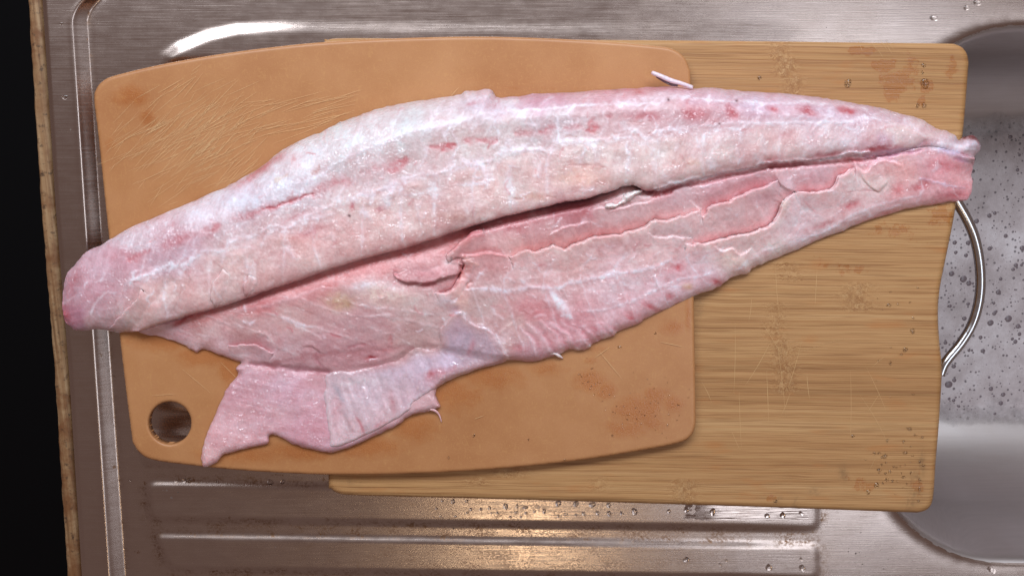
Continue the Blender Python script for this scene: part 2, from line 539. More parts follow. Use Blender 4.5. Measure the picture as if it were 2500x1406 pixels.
def mat_foam():
    m = NT("soapy_foam")
    a = m.noise(40, 4, 0.65); f = m.noise(700, 3, 0.7)
    col = m.ramp(a, [(0.3, lin((160, 147, 147))), (0.5, lin((182, 170, 171))), (0.72, lin((204, 195, 197)))])
    col = m.mix(m.rng(f, 0.5, 0.7, 0, 0.18), col, tuple(lin((120, 108, 110))))
    vo = m.voronoi(330)
    sz = m.n("ShaderNodeSeparateColor"); m.link(vo.outputs["Color"], sz.inputs[0])
    pick = m.math('GREATER_THAN', sz.outputs[0], 0.55)
    dot = m.math('MULTIPLY', pick, m.rng(vo.outputs["Distance"], m.rng(sz.outputs[1], 0, 1, 0.10, 0.30), m.rng(sz.outputs[1], 0, 1, 0.16, 0.42), 1, 0))
    col = m.mix(m.math('MULTIPLY', dot, 0.8), col, tuple(lin((84, 74, 78))))
    al = m.rng(m.math('ADD', m.attr('body'), m.rng(m.noise(90, 4, 0.7), 0.2, 0.8, -0.30, 0.30)), 0.05, 0.85)
    m.set(Base_Color=col, Roughness=0.30, Alpha=al, Normal=m.bump(m.math('ADD', f, m.math('MULTIPLY', dot, -1.0)), 0.25, 0.0008))
    return m.mat
M_FOAM = mat_foam()
M_BUB = mat_plain("foam_bubble", lin((112, 98, 102)), 0.3, Specular_IOR_Level=0.6)
M_FLOOR = mat_plain("dark_floor", (0.0022, 0.0022, 0.0032), 0.7, Specular_IOR_Level=0.15)

# ------------------------------------------------------------------ the sink: drainboard, basin, worn edge
RIM = ([(2500 + 340 * math.cos(math.radians(a)), 402 + 340 * math.sin(math.radians(a))) for a in range(270, 175, -6)]
       + [(2138, 720)]
       + [(2452 + 338 * math.cos(math.radians(a)), 1035 + 338 * math.sin(math.radians(a))) for a in range(180, 85, -6)]
       + [(2900, 1378)]
       + [(3250 + 330 * math.cos(math.radians(a)), 1050 + 330 * math.sin(math.radians(a))) for a in range(90, -5, -8)]
       + [(3250 + 330 * math.cos(math.radians(a)), 392 + 330 * math.sin(math.radians(a))) for a in range(0, -95, -8)]
       + [(2900, 60)])
RIM = np.array(RIM)

def left_u(v):   return np.interp(v, [-400, 0, 506, 900, 1406, 1800], [80, 104, 136, 168, 200, 226])
def bead_u(v):   return np.interp(v, [-400, 0, 506, 900, 1406, 1800], [148, 170, 203, 230, 265, 292])

su = np.concatenate([np.arange(90, 330, 3.0), np.arange(330, 2560, 6.0), np.arange(2560, 3740, 24.0)])
sv = np.concatenate([np.arange(-400, -30, 24.0), np.arange(-30, 190, 4.0), np.arange(190, 1080, 10.0), np.arange(1080, 1425, 4.0), np.arange(1425, 1790, 24.0)])
SU, SV = np.meshgrid(su, sv)
SV = SV.astype(float)
SU = SU.astype(float) + (bead_u(SV) - 217.0) * np.clip((420 - SU) / 120, 0, 1)

def rib(ul, ur, vt, vb, diag=0.0):
    k = 0.0142
    c = [(ul, vt), (ur, vt + (ur - ul) * k), (ur, vb + (ur - ul) * k), (ul + diag, vb)]
    return c
ribs = [rib(371, 2000, 1304, 1392, 40), rib(355, 2000, 1176, 1270, 6)]
for i, vt in enumerate([1050, 925, 800, 675, 550]):
    ribs.append(rib(342 - 12 * i, 2000, vt, vt + 86, 6))
top_panel = [(400, 158), (404, 136), (432, 112), (504, 82), (576, 66), (684, 60), (900, 62), (1700, 66), (1900, 70), (1945, 84), (1955, 120), (1950, 160)]
Zs = np.zeros(SU.shape); grime_shade = np.zeros(SU.shape)
def add_raise(poly, h, w, r):
    global Zs, grime_shade
    P = np.array(poly); x0, y0 = P.min(0) - 40; x1, y1 = P.max(0) + 40
    m = (SU > x0) & (SU < x1) & (SV > y0) & (SV < y1)
    uu, vv = SU[m], SV[m]
    d, _, _ = poly_sdf(uu, vv, P)
    w = w(uu) if callable(w) else w
    h = h(uu) if callable(h) else h
    Zs[m] = np.maximum(Zs[m], h * smooth(d, -w * 0.35, w * 0.65))
    grime_shade[m] = np.maximum(grime_shade[m], np.exp(-((d + 6) / 14.0) ** 2) * r)  # rust dirt hugging the rib edges; its colour also paints their dark reflected lines
def round_corners(poly, r):
    P = np.array(poly, float); n = len(P); out = []
    for i in range(n):
        a, b, c = P[i - 1], P[i], P[(i + 1) % n]
        da = (a - b) / np.linalg.norm(a - b); dc = (c - b) / np.linalg.norm(c - b)
        p0, p2 = b + da * r, b + dc * r
        for t in np.linspace(0, 1, 7):
            out.append((1 - t) ** 2 * p0 + 2 * t * (1 - t) * b + t * t * p2)
    return np.array(out)
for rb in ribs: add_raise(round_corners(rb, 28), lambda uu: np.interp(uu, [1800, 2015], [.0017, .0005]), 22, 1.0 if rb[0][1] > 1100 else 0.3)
add_raise(round_corners(top_panel, 6), lambda uu: np.interp(uu, [420, 560, 760, 1500, 1950], [.0021, .0017, .0005, .0005, .0003]), lambda uu: np.interp(uu, [420, 640, 1500, 1950], [38, 36, 40, 80]), 0.1)
# raised flange along the edge, stepping down to the drainboard
bu = bead_u(SV)
corner = np.maximum(0, 60 - SV) ** 2 / 110.0           # the bead turns the corner at the top
dfl = SU - (bu + np.minimum(corner, 1e5))
Zs = Zs + 0.0050 * (1 - (0.75 * np.clip((dfl - 1) / 40, 0, 1) + 0.25 * smooth(dfl, -2, 46))) + 0.0003 * np.exp(-((dfl - 1) / 8.0) ** 2) - 0.0002 * np.exp(-((dfl - 46) / 9.0) ** 2)
Zs -= 0.002 * (1 - smooth(SU - left_u(SV), 0, 9))
grime_shade = np.maximum(grime_shade, 0.8 * np.exp(-((dfl - 44) / 8.0) ** 2))
grime_shade = np.maximum(grime_shade, 0.40 * smooth(SV, 1080, 1300) * smooth(SU, 600, 800) * (1 - smooth(SU, 1500, 2100)))
rust_a = np.zeros(SU.shape)
for (u_, v_, a_, b_, s_) in [(470, 1303, 14, 6, .7), (666, 1305, 14, 8, .9), (865, 1298, 26, 15, .62), (1005, 1281, 10, 11, .9), (1083, 1311, 12, 8, .9), (611, 1266, 14, 5, .7), (470, 1266, 12, 5, .6), (611, 1179, 6, 6, .9), (355, 1179, 6, 7, .9), (800, 1265, 8, 6, .6), (560, 1262, 8, 4, .6),
                             (245, 866, 10, 6, .9), (272, 1025, 8, 6, .8), (278, 1138, 6, 8, .8), (690, 1390, 12, 5, .7), (525, 1395, 14, 6, .7), (600, 1393, 8, 5, .7), (335, 1348, 12, 5, .7), (216, 35, 5, 8, .8), (213, 98, 4, 8, .8), (232, 640, 7, 14, .8), (680, 1160, 20, 5, .6), (790, 1168, 10, 6, .7), (275, 1180, 5, 8, .6), (160, 1065, 5, 12, .7)]:
    rust_a = np.maximum(rust_a, s_ * np.exp(-((SU - u_) / a_) ** 2 - ((SV - v_) / b_) ** 2))
film_a = smooth(SU, 1600, 1760) * (1 - smooth(SU, 1940, 2000)) * smooth(SV, 1200, 1222) * (1 - smooth(SV, 1262, 1276))
db, nbx, nby = poly_sdf(SU, SV, RIM)
Zs = Zs - 0.0022 * np.exp(-np.maximum(-db, 0) / 11.0)
dl = SU - left_u(SV)
sd = np.minimum(-db, dl)
useb = (-db) < dl
drain = sheet("drainboard", SU, SV, sd, np.where(useb, nbx, left_u(SV)), np.where(useb, nby, SV), Zs, M_STEEL, None, {"grime_shade": grime_shade, "rust": rust_a, "film": film_a})

# basin: rings following the opening down to the drain
rim_s = RIM
rx, ry, _ = unproject(rim_s[:, 0], rim_s[:, 1], np.full(len(rim_s), -0.0022))
R0 = np.stack([rx, ry], 1)
seglen = np.linalg.norm(np.roll(R0, -1, 0) - R0, axis=1); cum = np.concatenate([[0], np.cumsum(seglen)])
tt = np.linspace(0, cum[-1], 241)[:-1]
Rc = np.concatenate([R0, R0[:1]])
RL = np.stack([np.interp(tt, cum, Rc[:, 0]), np.interp(tt, cum, Rc[:, 1])], 1)
cen = RL.mean(0)
dd = np.roll(RL, -1, 0) - np.roll(RL, 1, 0)
nr = np.stack([-dd[:, 1], dd[:, 0]], 1); nr /= np.linalg.norm(nr, axis=1, keepdims=True)
if ((cen - RL) * nr).sum() < 0: nr = -nr
prof = ([(-0.0006, -0.0018), (0.0012, -0.0032), (0.0028, -0.0058), (0.004, -0.010), (0.006, -0.022), (0.009, -0.045)]
        + [(0.011 + 0.066 * (1 - math.cos(a)), -0.070 - 0.082 * math.sin(a)) for a in np.linspace(0.1, 1.5, 12)])
prof = spline([tuple(p) for p in prof], False, 4)
BV = []; BQ = []
for (o, z) in prof:
    p = RL + nr * o
    BV += [(a[0], a[1], z) for a in p]
N = len(RL)
for k in range(len(prof) - 1):
    for j in range(N):
        j2 = (j + 1) % N
        BQ.append((k * N + j, k * N + j2, (k + 1) * N + j2, (k + 1) * N + j))
BV.append((cen[0], cen[1], -0.153))
BT = [((len(prof) - 1) * N + j, (len(prof) - 1) * N + (j + 1) % N, len(BV) - 1) for j in range(N)]
basin = make_mesh("basin", BV, BQ, M_BASIN, True, tris=BT)
# worn wooden edging under the folded steel
def strip_mesh():
    vs = np.arange(-400, 1800, 20.0)
    V = []; Q = []
    r_ = np.random.RandomState(4)
    prof2 = [(-36, -0.0300), (-36, -0.0075), (-33, -0.0058), (-28, -0.005), (-12, -0.0048), (-3, -0.0052), (2, -0.0075), (2, -0.030)]
    for v in vs:
        w = left_u(v) - 3
        j = r_.uniform(-1.4, 1.4)
        for i, (o, z) in enumerate(prof2):
            x, y, zz = unproject(w + o + (j if i < 4 else 0.0), v, -0.005)
            V.append((float(x), float(y), z))
    m_ = len(prof2)
    for i in range(len(vs) - 1):
        for k in range(m_ - 1):
            Q.append((i * m_ + k, i * m_ + k + 1, (i + 1) * m_ + k + 1, (i + 1) * m_ + k))
    return make_mesh("wooden_edging", V, Q, M_STRIP, True)
edging = strip_mesh()
edging["label"] = "worn cream wooden strip with brown stains"
sink = thing("kitchen_sink", (0.0, 0.0, 0.0), "stainless steel kitchen sink with ribbed drainboard and soapy basin, rust specks", "sink", [drain, basin, edging])

# soapy water in the basin
wob = np.array([vnoise(np.array([k * 0.11]), np.array([0.0]), 4)[0] + 0.5 * vnoise(np.array([k * 0.31]), np.array([0.0]), 6)[0] for k in range(N)])
wp = RL + nr * (0.056 + 0.003 * wob)[:, None]
WV = []; WQ = []; wb = []
rings_w = [(1.0, 0.0), (0.94, 0.35), (0.86, 0.75), (0.74, 1.0)]
wbase = RL + nr * (0.052 + 0.003 * wob)[:, None]
for (o_, a_) in rings_w:
    p = cen + (wbase - cen) * o_
    WV += [(q[0], q[1], -0.1440) for q in p]; wb += [a_] * N
for k in range(len(rings_w) - 1):
    for j in range(N):
        WQ.append((k * N + j, k * N + (j + 1) % N, (k + 1) * N + (j + 1) % N, (k + 1) * N + j))
WV.append((cen[0], cen[1], -0.1440)); wb.append(1.0)
kk = (len(rings_w) - 1) * N
water = make_mesh("soapy_water", WV, WQ, M_FOAM, True, {"body": np.array(wb)}, tris=[(kk + j, kk + (j + 1) % N, len(WV) - 1) for j in range(N)])
props(water, "pinkish grey soapy water filling the bottom of the basin", "water", "structure")
spots = []
r_ = random.Random(5)
while len(spots) < 620:
    u = r_.uniform(2270, 2620); v = r_.uniform(300, 1010)
    r = 1.4 + 6.5 * r_.random() ** 6
    if v > 560: r *= 1.25
    spots.append((u, v, r, -0.1441))
spots += [(2352, 681, 11, -0.1441), (2316, 938, 12, -0.1441), (2462, 778, 11, -0.1441), (2418, 788, 10, -0.1441), (2416, 607, 7, -0.1441), (2384, 540, 8, -0.1441), (2330, 325, 7, -0.1441)]
bub = domes("foam_bubbles", spots, M_BUB, 0.28, 0.03, 0.15)
props(bub, "dark round bubbles scattered over the grey foam in the basin", "bubbles", "stuff")
floor_o = make_mesh("floor", [(-3, -3, -0.9), (3, -3, -0.9), (3, 3, -0.9), (-3, 3, -0.9)], [(0, 1, 2, 3)], M_FLOOR, False)
props(floor_o, "dark floor beside the sink", "floor", "structure")

# drops of water on the steel
dr = [(1080, 1222, 4), (1106, 1224, 7), (1140, 1223, 5), (1066, 1241, 4), (1150, 1243, 5), (1141, 1251, 4), (1174, 1243, 5), (1195, 1240, 6), (1235, 1236, 9), (1262, 1236, 6),
      (1261, 1250, 5), (1283, 1239, 7), (1284, 1253, 5), (1305, 1248, 5), (1329, 1248, 7), (1316, 1237, 4), (1363, 1229, 10), (1406, 1230, 9), (1446, 1232, 10), (1486, 1233, 8),
      (1363, 1260, 4), (1382, 1255, 5), (1406, 1257, 4), (1425, 1254, 6), (1459, 1252, 7), (1487, 1254, 8), (1518, 1253, 6), (1549, 1249, 11), (1633, 1248, 7), (1676, 1246, 8),
      (1740, 1250, 11), (1874, 1260, 8), (1912, 1259, 9), (1958, 1255, 6), (1215, 1251, 4), (1246, 1262, 4), (1272, 1262, 4), (1111, 1260, 4), (1075, 1259, 4), (1200, 1252, 3),
      (1878, 1386, 11), (1960, 1388, 10), (1676, 1367, 9), (1759, 1379, 5), (1774, 1369, 5), (1676, 1364, 6), (1958, 1367, 5), (150, 60, 9), (163, 92, 6), (159, 238, 11),
      (450, 1174, 9), (462, 1173, 7), (430, 1175, 6), (316, 1172, 5), (530, 1174, 5), (660, 1178, 11), (690, 1176, 8), (2280, 45, 10), (2360, 20, 8), (2386, 8, 10), (2425, 1393, 10)]
props(domes("water_drops_on_steel", [(u, v, r * 0.78, 0.0022 if 1180 < v < 1270 or v > 1310 else (0.0045 if u < 200 else 0.0002)) for u, v, r in dr], M_DROP, 0.35),
      "clear water drops beaded on the steel drainboard", "water drops", "stuff")

# ------------------------------------------------------------------ bamboo board with steel handle
BAM = [(792, 114), (799, 99), (840, 94), (1000, 95), (1200, 96), (1450, 98), (1690, 100), (1900, 102), (2120, 105), (2300, 107), (2335, 110), (2355, 123), (2364, 148), (2362, 190), (2354, 290),
       (2345, 380), (2336, 480), (2326, 545), (2309, 630), (2295, 700), (2290, 760), (2293, 830), (2299, 890), (2298, 940), (2291, 1050), (2284, 1130), (2279, 1205), (2270, 1236), (2246, 1249),
       (2200, 1249), (1950, 1240), (1700, 1232), (1450, 1224), (1200, 1217), (1000, 1212), (860, 1208), (826, 1203), (807, 1190), (802, 1165), (801, 900), (797, 400)]
bam_poly = spline(BAM, True, 4)
BU, BVg = np.meshgrid(np.arange(780, 2380, 4.0), np.arange(84, 1262, 4.0))
bs, bx_, by_ = poly_sdf(BU, BVg, bam_poly)
def rounded_top(s, z1, r_px, r_m):
    t = np.clip(s / r_px, 0, 1)
    return z1 - r_m * (1 - np.sqrt(1 - (1 - t) ** 2))
Zb = rounded_top(bs, Z_BAM1, 11, 0.0026)
Zb = Zb + 0.00006 * noise(BU, BVg, 40, 5, 0, 3, 2)
def blob(U, V, items):
    f = np.zeros(U.shape)
    for (u, v, a, b, s) in items:
        f = np.maximum(f, s * np.exp(-0.7 * (((U - u) / a) ** 2 + ((V - v) / b) ** 2)))
    return f
wetB = blob(BU, BVg, [(2190, 200, 55, 32, .8), (2160, 160, 45, 25, .7), (2110, 125, 45, 18, .7), (2225, 165, 35, 40, .6), (2320, 170, 30, 45, .6), (2262, 210, 18, 22, .8), (2250, 250, 14, 18, .7),
                      (2180, 230, 22, 30, .7), (1980, 640, 160, 40, .42), (2080, 660, 60, 22, .6), (2100, 1180, 90, 40, .5), (2240, 1190, 40, 60, .5), (1880, 1215, 60, 20, .5), (2200, 560, 120, 40, .55),
                      (2290, 520, 60, 50, .6), (1730, 200, 50, 30, .35)])
nodes = np.zeros(BU.shape)
for (u, v0, v1, w, s) in [(1905, 100, 145, 22, .9), (1922, 140, 190, 24, 1), (1938, 185, 250, 24, 1), (2092, 690, 760, 34, .8), (1890, 740, 830, 24, .5), (1915, 830, 960, 26, .9), (1925, 640, 690, 30, .5),
                          (1250, 1130, 1165, 40, .8), (1670, 1170, 1240, 28, .9), (1460, 1165, 1200, 25, .4), (1160, 1160, 1185, 30, .4)]:
    uu = u + 8 * noise(BVg, BVg, 18, 18, 0, 9)
    nodes = np.maximum(nodes, s * np.exp(-((BU - uu) / w) ** 2) * smooth(BVg, v0 - 6, v0 + 6) * (1 - smooth(BVg, v1 - 6, v1 + 6)))
mould = blob(BU, BVg, [(2236, 1190, 14, 34, .9), (2250, 1130, 8, 30, .8), (2222, 1225, 12, 16, .8), (2060, 1155, 10, 16, .8), (1900, 1218, 8, 10, .8), (1940, 1222, 6, 14, .8), (1990, 1200, 12, 10, .7), (1708, 745, 10, 30, .5), (860, 1175, 20, 12, .5)])
bam_top = sheet("board_body", BU, BVg, bs, bx_, by_, Zb, M_BAM, Z_BAM0, {"wet": wetB, "node": nodes, "mould": mould})
hp = spline([(2318, 455), (2336, 492), (2358, 530), (2378, 576), (2390, 630), (2394, 690), (2388, 745), (2372, 795), (2346, 838), (2318, 872), (2304, 892), (2296, 915)], False, 5)
hx, hy, hz = unproject(hp[:, 0], hp[:, 1], np.full(len(hp), 0.0120))
handle = tube("handle", np.stack([hx, hy, hz], 1), np.full(len(hp), 0.0031), M_ROD, 18)
cutb = []
r_ = random.Random(11)
for k in range(9):
    cutb.append((r_.gauss(1880, 60), r_.uniform(700, 1050), 90 + r_.gauss(0, 6), r_.uniform(60, 230), r_.uniform(0.6, 1.2), Z_BAM1 + 0.00012, r_.uniform(-.1, .1)))
for k in range(12):
    cutb.append((r_.uniform(1720, 2150), r_.uniform(800, 1180), r_.choice([118, 125, 35, 20, 60, 75]) + r_.gauss(0, 6), r_.uniform(40, 160), r_.uniform(0.5, 1.1), Z_BAM1 + 0.00012, r_.uniform(-.15, .15)))
for k in range(6):
    cutb.append((r_.uniform(2090, 2200), r_.uniform(80 + 30, 130), 120 + r_.gauss(0, 8), 30, 0.8, Z_BAM1 + 0.00012, 0))
cutb_o = props(slivers("knife_marks", cutb, M_CUTB), kind="stuff")
bx0, by0, _ = unproject(1550, 660, 0.0032)
bamboo = thing("bamboo_cutting_board", (float(bx0), float(by0), Z_BAM0), "large bamboo cutting board with steel loop handle, lying under the orange board", "cutting board", [bam_top, handle, cutb_o])

# ------------------------------------------------------------------ orange-brown pressed board with a hanging hole
CMP = [(230, 245), (235, 218), (252, 198), (285, 184), (400, 157), (550, 131), (700, 112), (800, 103), (950, 95), (1160, 90), (1350, 95), (1500, 104), (1600, 113), (1640, 120), (1668, 138), (1683, 168),
       (1686, 210), (1690, 500), (1695, 800), (1698, 1000), (1697, 1040), (1685, 1065), (1655, 1081), (1560, 1100), (1400, 1125), (1200, 1145), (1000, 1156), (800, 1158), (600, 1148), (450, 1133),
       (375, 1122), (345, 1108), (328, 1085), (320, 1050), (290, 800), (260, 520), (240, 330)]
cmp_poly = spline(CMP, True, 4)
CU, CV = np.meshgrid(np.arange(220, 1708, 4.0), np.arange(80, 1168, 4.0))
cs, cx_, cy_ = poly_sdf(CU, CV, cmp_poly)
hc = (415.0, 1032.0); hr = 52.0
dh = np.hypot(CU - hc[0], CV - hc[1]); hs = dh - hr
useh = hs < cs
cx_ = np.where(useh, hc[0] + (CU - hc[0]) / (dh + 1e-6) * hr, cx_); cy_ = np.where(useh, hc[1] + (CV - hc[1]) / (dh + 1e-6) * hr, cy_)
cs = np.minimum(cs, hs)
Zc = rounded_top(cs, Z_CMP1, 6, 0.0012)
wetC = blob(CU, CV, [(320, 235, 45, 30, .75), (360, 285, 22, 24, .7), (270, 350, 16, 20, .5), (400, 830, 90, 30, .8), (500, 870, 80, 30, .8), (560, 900, 30, 45, .8), (600, 1110, 120, 25, .7), (740, 1100, 110, 25, .8),
                     (900, 1090, 90, 30, .8), (1010, 1040, 60, 40, .8), (1100, 960, 80, 45, .8), (1200, 920, 90, 35, .75), (1330, 900, 60, 25, .6), (1440, 930, 40, 28, .85), (1480, 955, 28, 25, .85),
                     (1560, 1000, 70, 40, .85), (1600, 965, 35, 22, .8), (1640, 985, 30, 24, .8), (1530, 1045, 60, 25, .75), (1590, 1030, 40, 25, .7), (1640, 800, 32, 22, .75), (1680, 770, 8, 45, .7), (1440, 880, 20, 10, .6),
                     (1450, 850, 60, 12, .5), (1300, 215, 260, 8, .35), (650, 700 + 190, 60, 15, .6)])
comp_top = sheet("board_body", CU, CV, cs, cx_, cy_, Zc, M_CMP, Z_CMP0, {"wet": wetC})
cuts = []
r_ = random.Random(2)
for k in range(300):
    t = r_.random()
    u = r_.gauss(470, 85); v = r_.gauss(345, 60)
    a = r_.choice([52, 48, 40, 33, 28, 24]) + r_.gauss(0, 5)
    cuts.append((u, v, a, r_.uniform(20, 100), r_.uniform(0.15, 0.6), Z_CMP1 + 0.00012, r_.uniform(-.03, .03)))
for k in range(40):
    cuts.append((r_.uniform(560, 860), r_.uniform(220, 330), 16 + r_.gauss(0, 5), r_.uniform(40, 170), r_.uniform(0.15, 0.45), Z_CMP1 + 0.00012, r_.uniform(-.03, .03)))
for k in range(26):
    cuts.append((r_.gauss(640, 60), r_.gauss(410, 30), 45 + r_.gauss(0, 8), r_.uniform(25, 80), r_.uniform(0.35, 0.8), Z_CMP1 + 0.00012, r_.uniform(-.08, .08)))
cuts += [(1110, 225, 48, 30, 1.0, Z_CMP1 + .00012, 0), (1490, 890, -50, 90, 1.0, Z_CMP1 + .00012, 0), (1640, 840, -12, 60, 1.0, Z_CMP1 + .00012, 0), (1470, 860, 35, 50, .9, Z_CMP1 + .00012, 0),
         (560, 905, -45, 60, .6, Z_CMP1 + .00012, 0), (480, 930, -40, 90, .6, Z_CMP1 + .00012, 0), (400, 963, 4, 60, .6, Z_CMP1 + .00012, 0), (1170, 1018, 20, 26, .7, Z_CMP1 + .00012, 0), (890, 290, 88, 20, .7, Z_CMP1 + .00012, 0)]
cuts = [c for c in cuts if abs(c[0] - 470) < 420 or c[0] > 880]
cuts_o = props(slivers("knife_marks", cuts, M_CUT), kind="stuff")
cx0, cy0, _ = unproject(960, 620, Z_CMP0)
comp = thing("orange_cutting_board", (float(cx0), float(cy0), Z_CMP0), "thin orange-brown cutting board with bowed edges and round hanging hole, lying on bamboo", "cutting board", [comp_top, cuts_o])

r_ = random.Random(21)
drp = [(2070, 204, 9, Z_BAM1), (2258, 204, 11, Z_BAM1), (2262, 216, 8, Z_BAM1), (2276, 238, 6, Z_BAM1), (2240, 258, 5, Z_BAM1), (2256, 258, 6, Z_BAM1), (2252, 178, 4, Z_BAM1), (2255, 160, 5, Z_BAM1),
       (1854, 191, 5, Z_BAM1), (2170, 745, 5, Z_BAM1), (2228, 808, 6, Z_BAM1), (2210, 853, 6, Z_BAM1), (2174, 886, 4, Z_BAM1), (2262, 762, 4, Z_BAM1), (2276, 1003, 5, Z_BAM1), (2220, 1046, 6, Z_BAM1),
       (2082, 1064, 4, Z_BAM1), (2160, 1113, 6, Z_BAM1), (2210, 1104, 5, Z_BAM1), (2146, 1146, 5, Z_BAM1), (2140, 1184, 7, Z_BAM1), (2165, 1170, 5, Z_BAM1), (2120, 1200, 6, Z_BAM1), (1893, 1223, 5, Z_BAM1)]
for k in range(48):
    drp.append((r_.gauss(2200, 55), r_.gauss(1150, 55), r_.uniform(1.5, 4.2), Z_BAM1))
for k in range(14):
    drp.append((r_.uniform(2130, 2270), r_.uniform(700, 1000), r_.uniform(1.5, 3.4), Z_BAM1))
drp = [d for d in drp if d[0] < 2262 and d[1] < 1238]
props(domes("water_drops_on_bamboo", [(u, v, r, z + 0.0001) for u, v, r, z in drp], M_DROP, 0.40), "tiny clear water drops on the right end of the bamboo board", "water drops", "stuff")
drc = [(1157, 1063, 4, 0), (1290, 1072, 3, 0), (1380, 1122, 3, 0), (1095, 1117, 3, 0), (1512, 847, 4, 0), (1600, 813, 3, 0), (1656, 988, 3, 0), (1630, 1038, 3, 0), (1495, 1063, 3, 0)]
for k in range(70):
    drc.append((r_.gauss(1560, 55), r_.gauss(1000, 35), r_.uniform(0.8, 2.0), 0))
for k in range(25):
    drc.append((r_.gauss(1440, 18), r_.gauss(930, 18), r_.uniform(0.8, 2.0), 0))
props(domes("water_drops_on_orange_board", [(u, v, r, Z_CMP1 + 0.0001) for u, v, r, z in drc], M_DROP, 0.45), "tiny clear water drops near the lower right corner of the orange board", "water drops", "stuff")


# ------------------------------------------------------------------ the fish side: two loins, belly flap, lining
TOP = [(153, 756), (155, 702), (162, 673), (180, 648), (212, 616), (255, 594), (300, 566), (365, 535), (440, 505), (520, 470), (575, 445), (640, 405), (690, 365), (730, 345), (780, 324), (830, 300), (870, 285),
       (905, 272), (945, 261), (1000, 250), (1055, 241), (1100, 235), (1122, 233), (1135, 224), (1160, 222), (1180, 219), (1198, 221), (1212, 236), (1240, 238), (1300, 231), (1400, 225), (1500, 218), (1600, 213), (1650, 211),
       (1700, 216), (1740, 214), (1790, 221), (1900, 228), (1985, 236), (2030, 243), (2080, 252), (2150, 264), (2200, 277), (2252, 293), (2268, 303), (2290, 316), (2312, 320), (2330, 330), (2342, 343),
       (2352, 336), (2366, 331), (2382, 335), (2394, 352), (2390, 368), (2380, 382)]
SL = [(2378, 389), (2338, 376), (2290, 364), (2248, 362), (2176, 376), (2133, 382), (2086, 379), (2014, 389), (1960, 396), (1888, 401), (1834, 411), (1744, 429), (1672, 447), (1600, 464), (1572, 466), (1550, 455), (1527, 455),
      (1484, 470), (1430, 486), (1376, 495), (1340, 504), (1232, 529), (1124, 562), (1016, 598), (908, 627), (800, 660), (720, 688), (666, 706), (612, 725), (540, 749), (472, 767), (432, 779), (382, 794), (346, 807)]
TAIL = [(315, 811), (284, 811), (259, 807), (235, 803), (198, 808), (176, 801), (158, 781)]
LO = [(342, 812), (396, 824), (450, 843), (466, 852), (479, 859), (489, 853), (502, 852), (528, 864), (559, 874), (588, 885), (582, 892), (575, 901), (583, 914), (562, 937), (546, 965), (528, 1007), (512, 1041), (502, 1064),
      (493, 1106), (493, 1129), (501, 1139), (530, 1127), (545, 1110), (565, 1104), (610, 1092), (654, 1082), (656, 1064), (671, 1061), (697, 1074), (726, 1087), (788, 1102), (814, 1103), (866, 1087), (918, 1061), (970, 1038),
      (996, 1017), (1048, 1002), (1074, 994), (1070, 980), (1064, 963), (1068, 946), (1100, 924), (1160, 903), (1240, 880), (1300, 882), (1340, 872), (1372, 862), (1395, 852), (1412, 856), (1440, 848), (1447, 838), (1475, 826),
      (1500, 820), (1512, 806), (1560, 790), (1577, 777), (1620, 757), (1640, 748), (1690, 725), (1720, 713), (1745, 705), (1770, 690), (1790, 675), (1825, 668), (1838, 655), (1860, 645), (1900, 628), (1960, 603), (2000, 585),
      (2060, 562), (2130, 535), (2210, 512), (2290, 498), (2335, 490), (2362, 488), (2375, 452), (2371, 428), (2377, 402)]
ML = [(342, 812), (450, 843), (528, 864), (588, 887), (640, 893), (700, 902), (796, 910), (850, 902), (905, 897), (960, 882), (1010, 856), (1060, 850), (1130, 862), (1240, 880)] + [p for p in LO if p[0] > 1290 and p[1] < 890]
MEMB = [(797, 914), (830, 905), (852, 907), (905, 896), (960, 884), (985, 872), (1012, 850), (1050, 853), (1074, 842), (1072, 810), (1088, 786), (1112, 764), (1125, 760), (1140, 778), (1165, 795), (1190, 802), (1214, 826), (1232, 856), (1240, 878),
        (1160, 904), (1100, 926), (1062, 948), (1030, 966), (1005, 984), (998, 1000), (944, 1036), (866, 1074), (812, 1092), (806, 1066), (800, 1030), (795, 990), (791, 960), (796, 945)]

G = 2.5
FU, FV = np.meshgrid(np.arange(132, 2416, G), np.arange(196, 1158, G))
# uneven coordinates, so that every drawn line wanders like torn tissue
w1 = 3.2 * noise(FU, FV, 26, seed=31) + 1.6 * noise(FU, FV, 9, seed=32)
w2 = 3.2 * noise(FU, FV, 26, seed=33) + 1.6 * noise(FU, FV, 9, seed=34)
WU, WV_ = FU + w1, FV + w2

dorsal_poly = jag(spline(TOP + SL + TAIL, True, 4), 1.7, 3, 11)
up_off = lambda u: np.interp(u, [342, 400, 480, 1480, 1540, 1600, 2400], [2, 10, 46, 46, 16, 10, 6])
upper = [(u, v - up_off(u)) for (u, v) in SL]
ventral_poly = jag(spline(LO + upper, True, 4), 1.5, 8, 9)
slit_line = spline(SL[::-1], False, 3)
top_line = spline(TAIL[::-1][:1] + TOP, False, 3)
lo_line = spline(LO, False, 3)
ml_line = spline(ML, False, 3)

ds, dnx, dny = poly_sdf(FU, FV, dorsal_poly)
vs_, vnx, vny = poly_sdf(FU, FV, ventral_poly)
d_slit, _, _, sgn, _ = line_dist(FU, FV, slit_line, False, True)
s_slit = d_slit * sgn                     # positive below the slit
d_top = np.minimum(line_dist(FU, FV, spline(TOP, False, 3)), line_dist(FU, FV, spline(TAIL, False, 3)))
d_top = np.where(ds > 0, d_top, 0.0)
d_lo = np.where(vs_ > 0, line_dist(FU, FV, lo_line), 0.0)
dm, _, _, sgm, _ = line_dist(FU, FV, ml_line, False, True)
s_ml = -dm * sgm                          # positive above the lower muscle edge

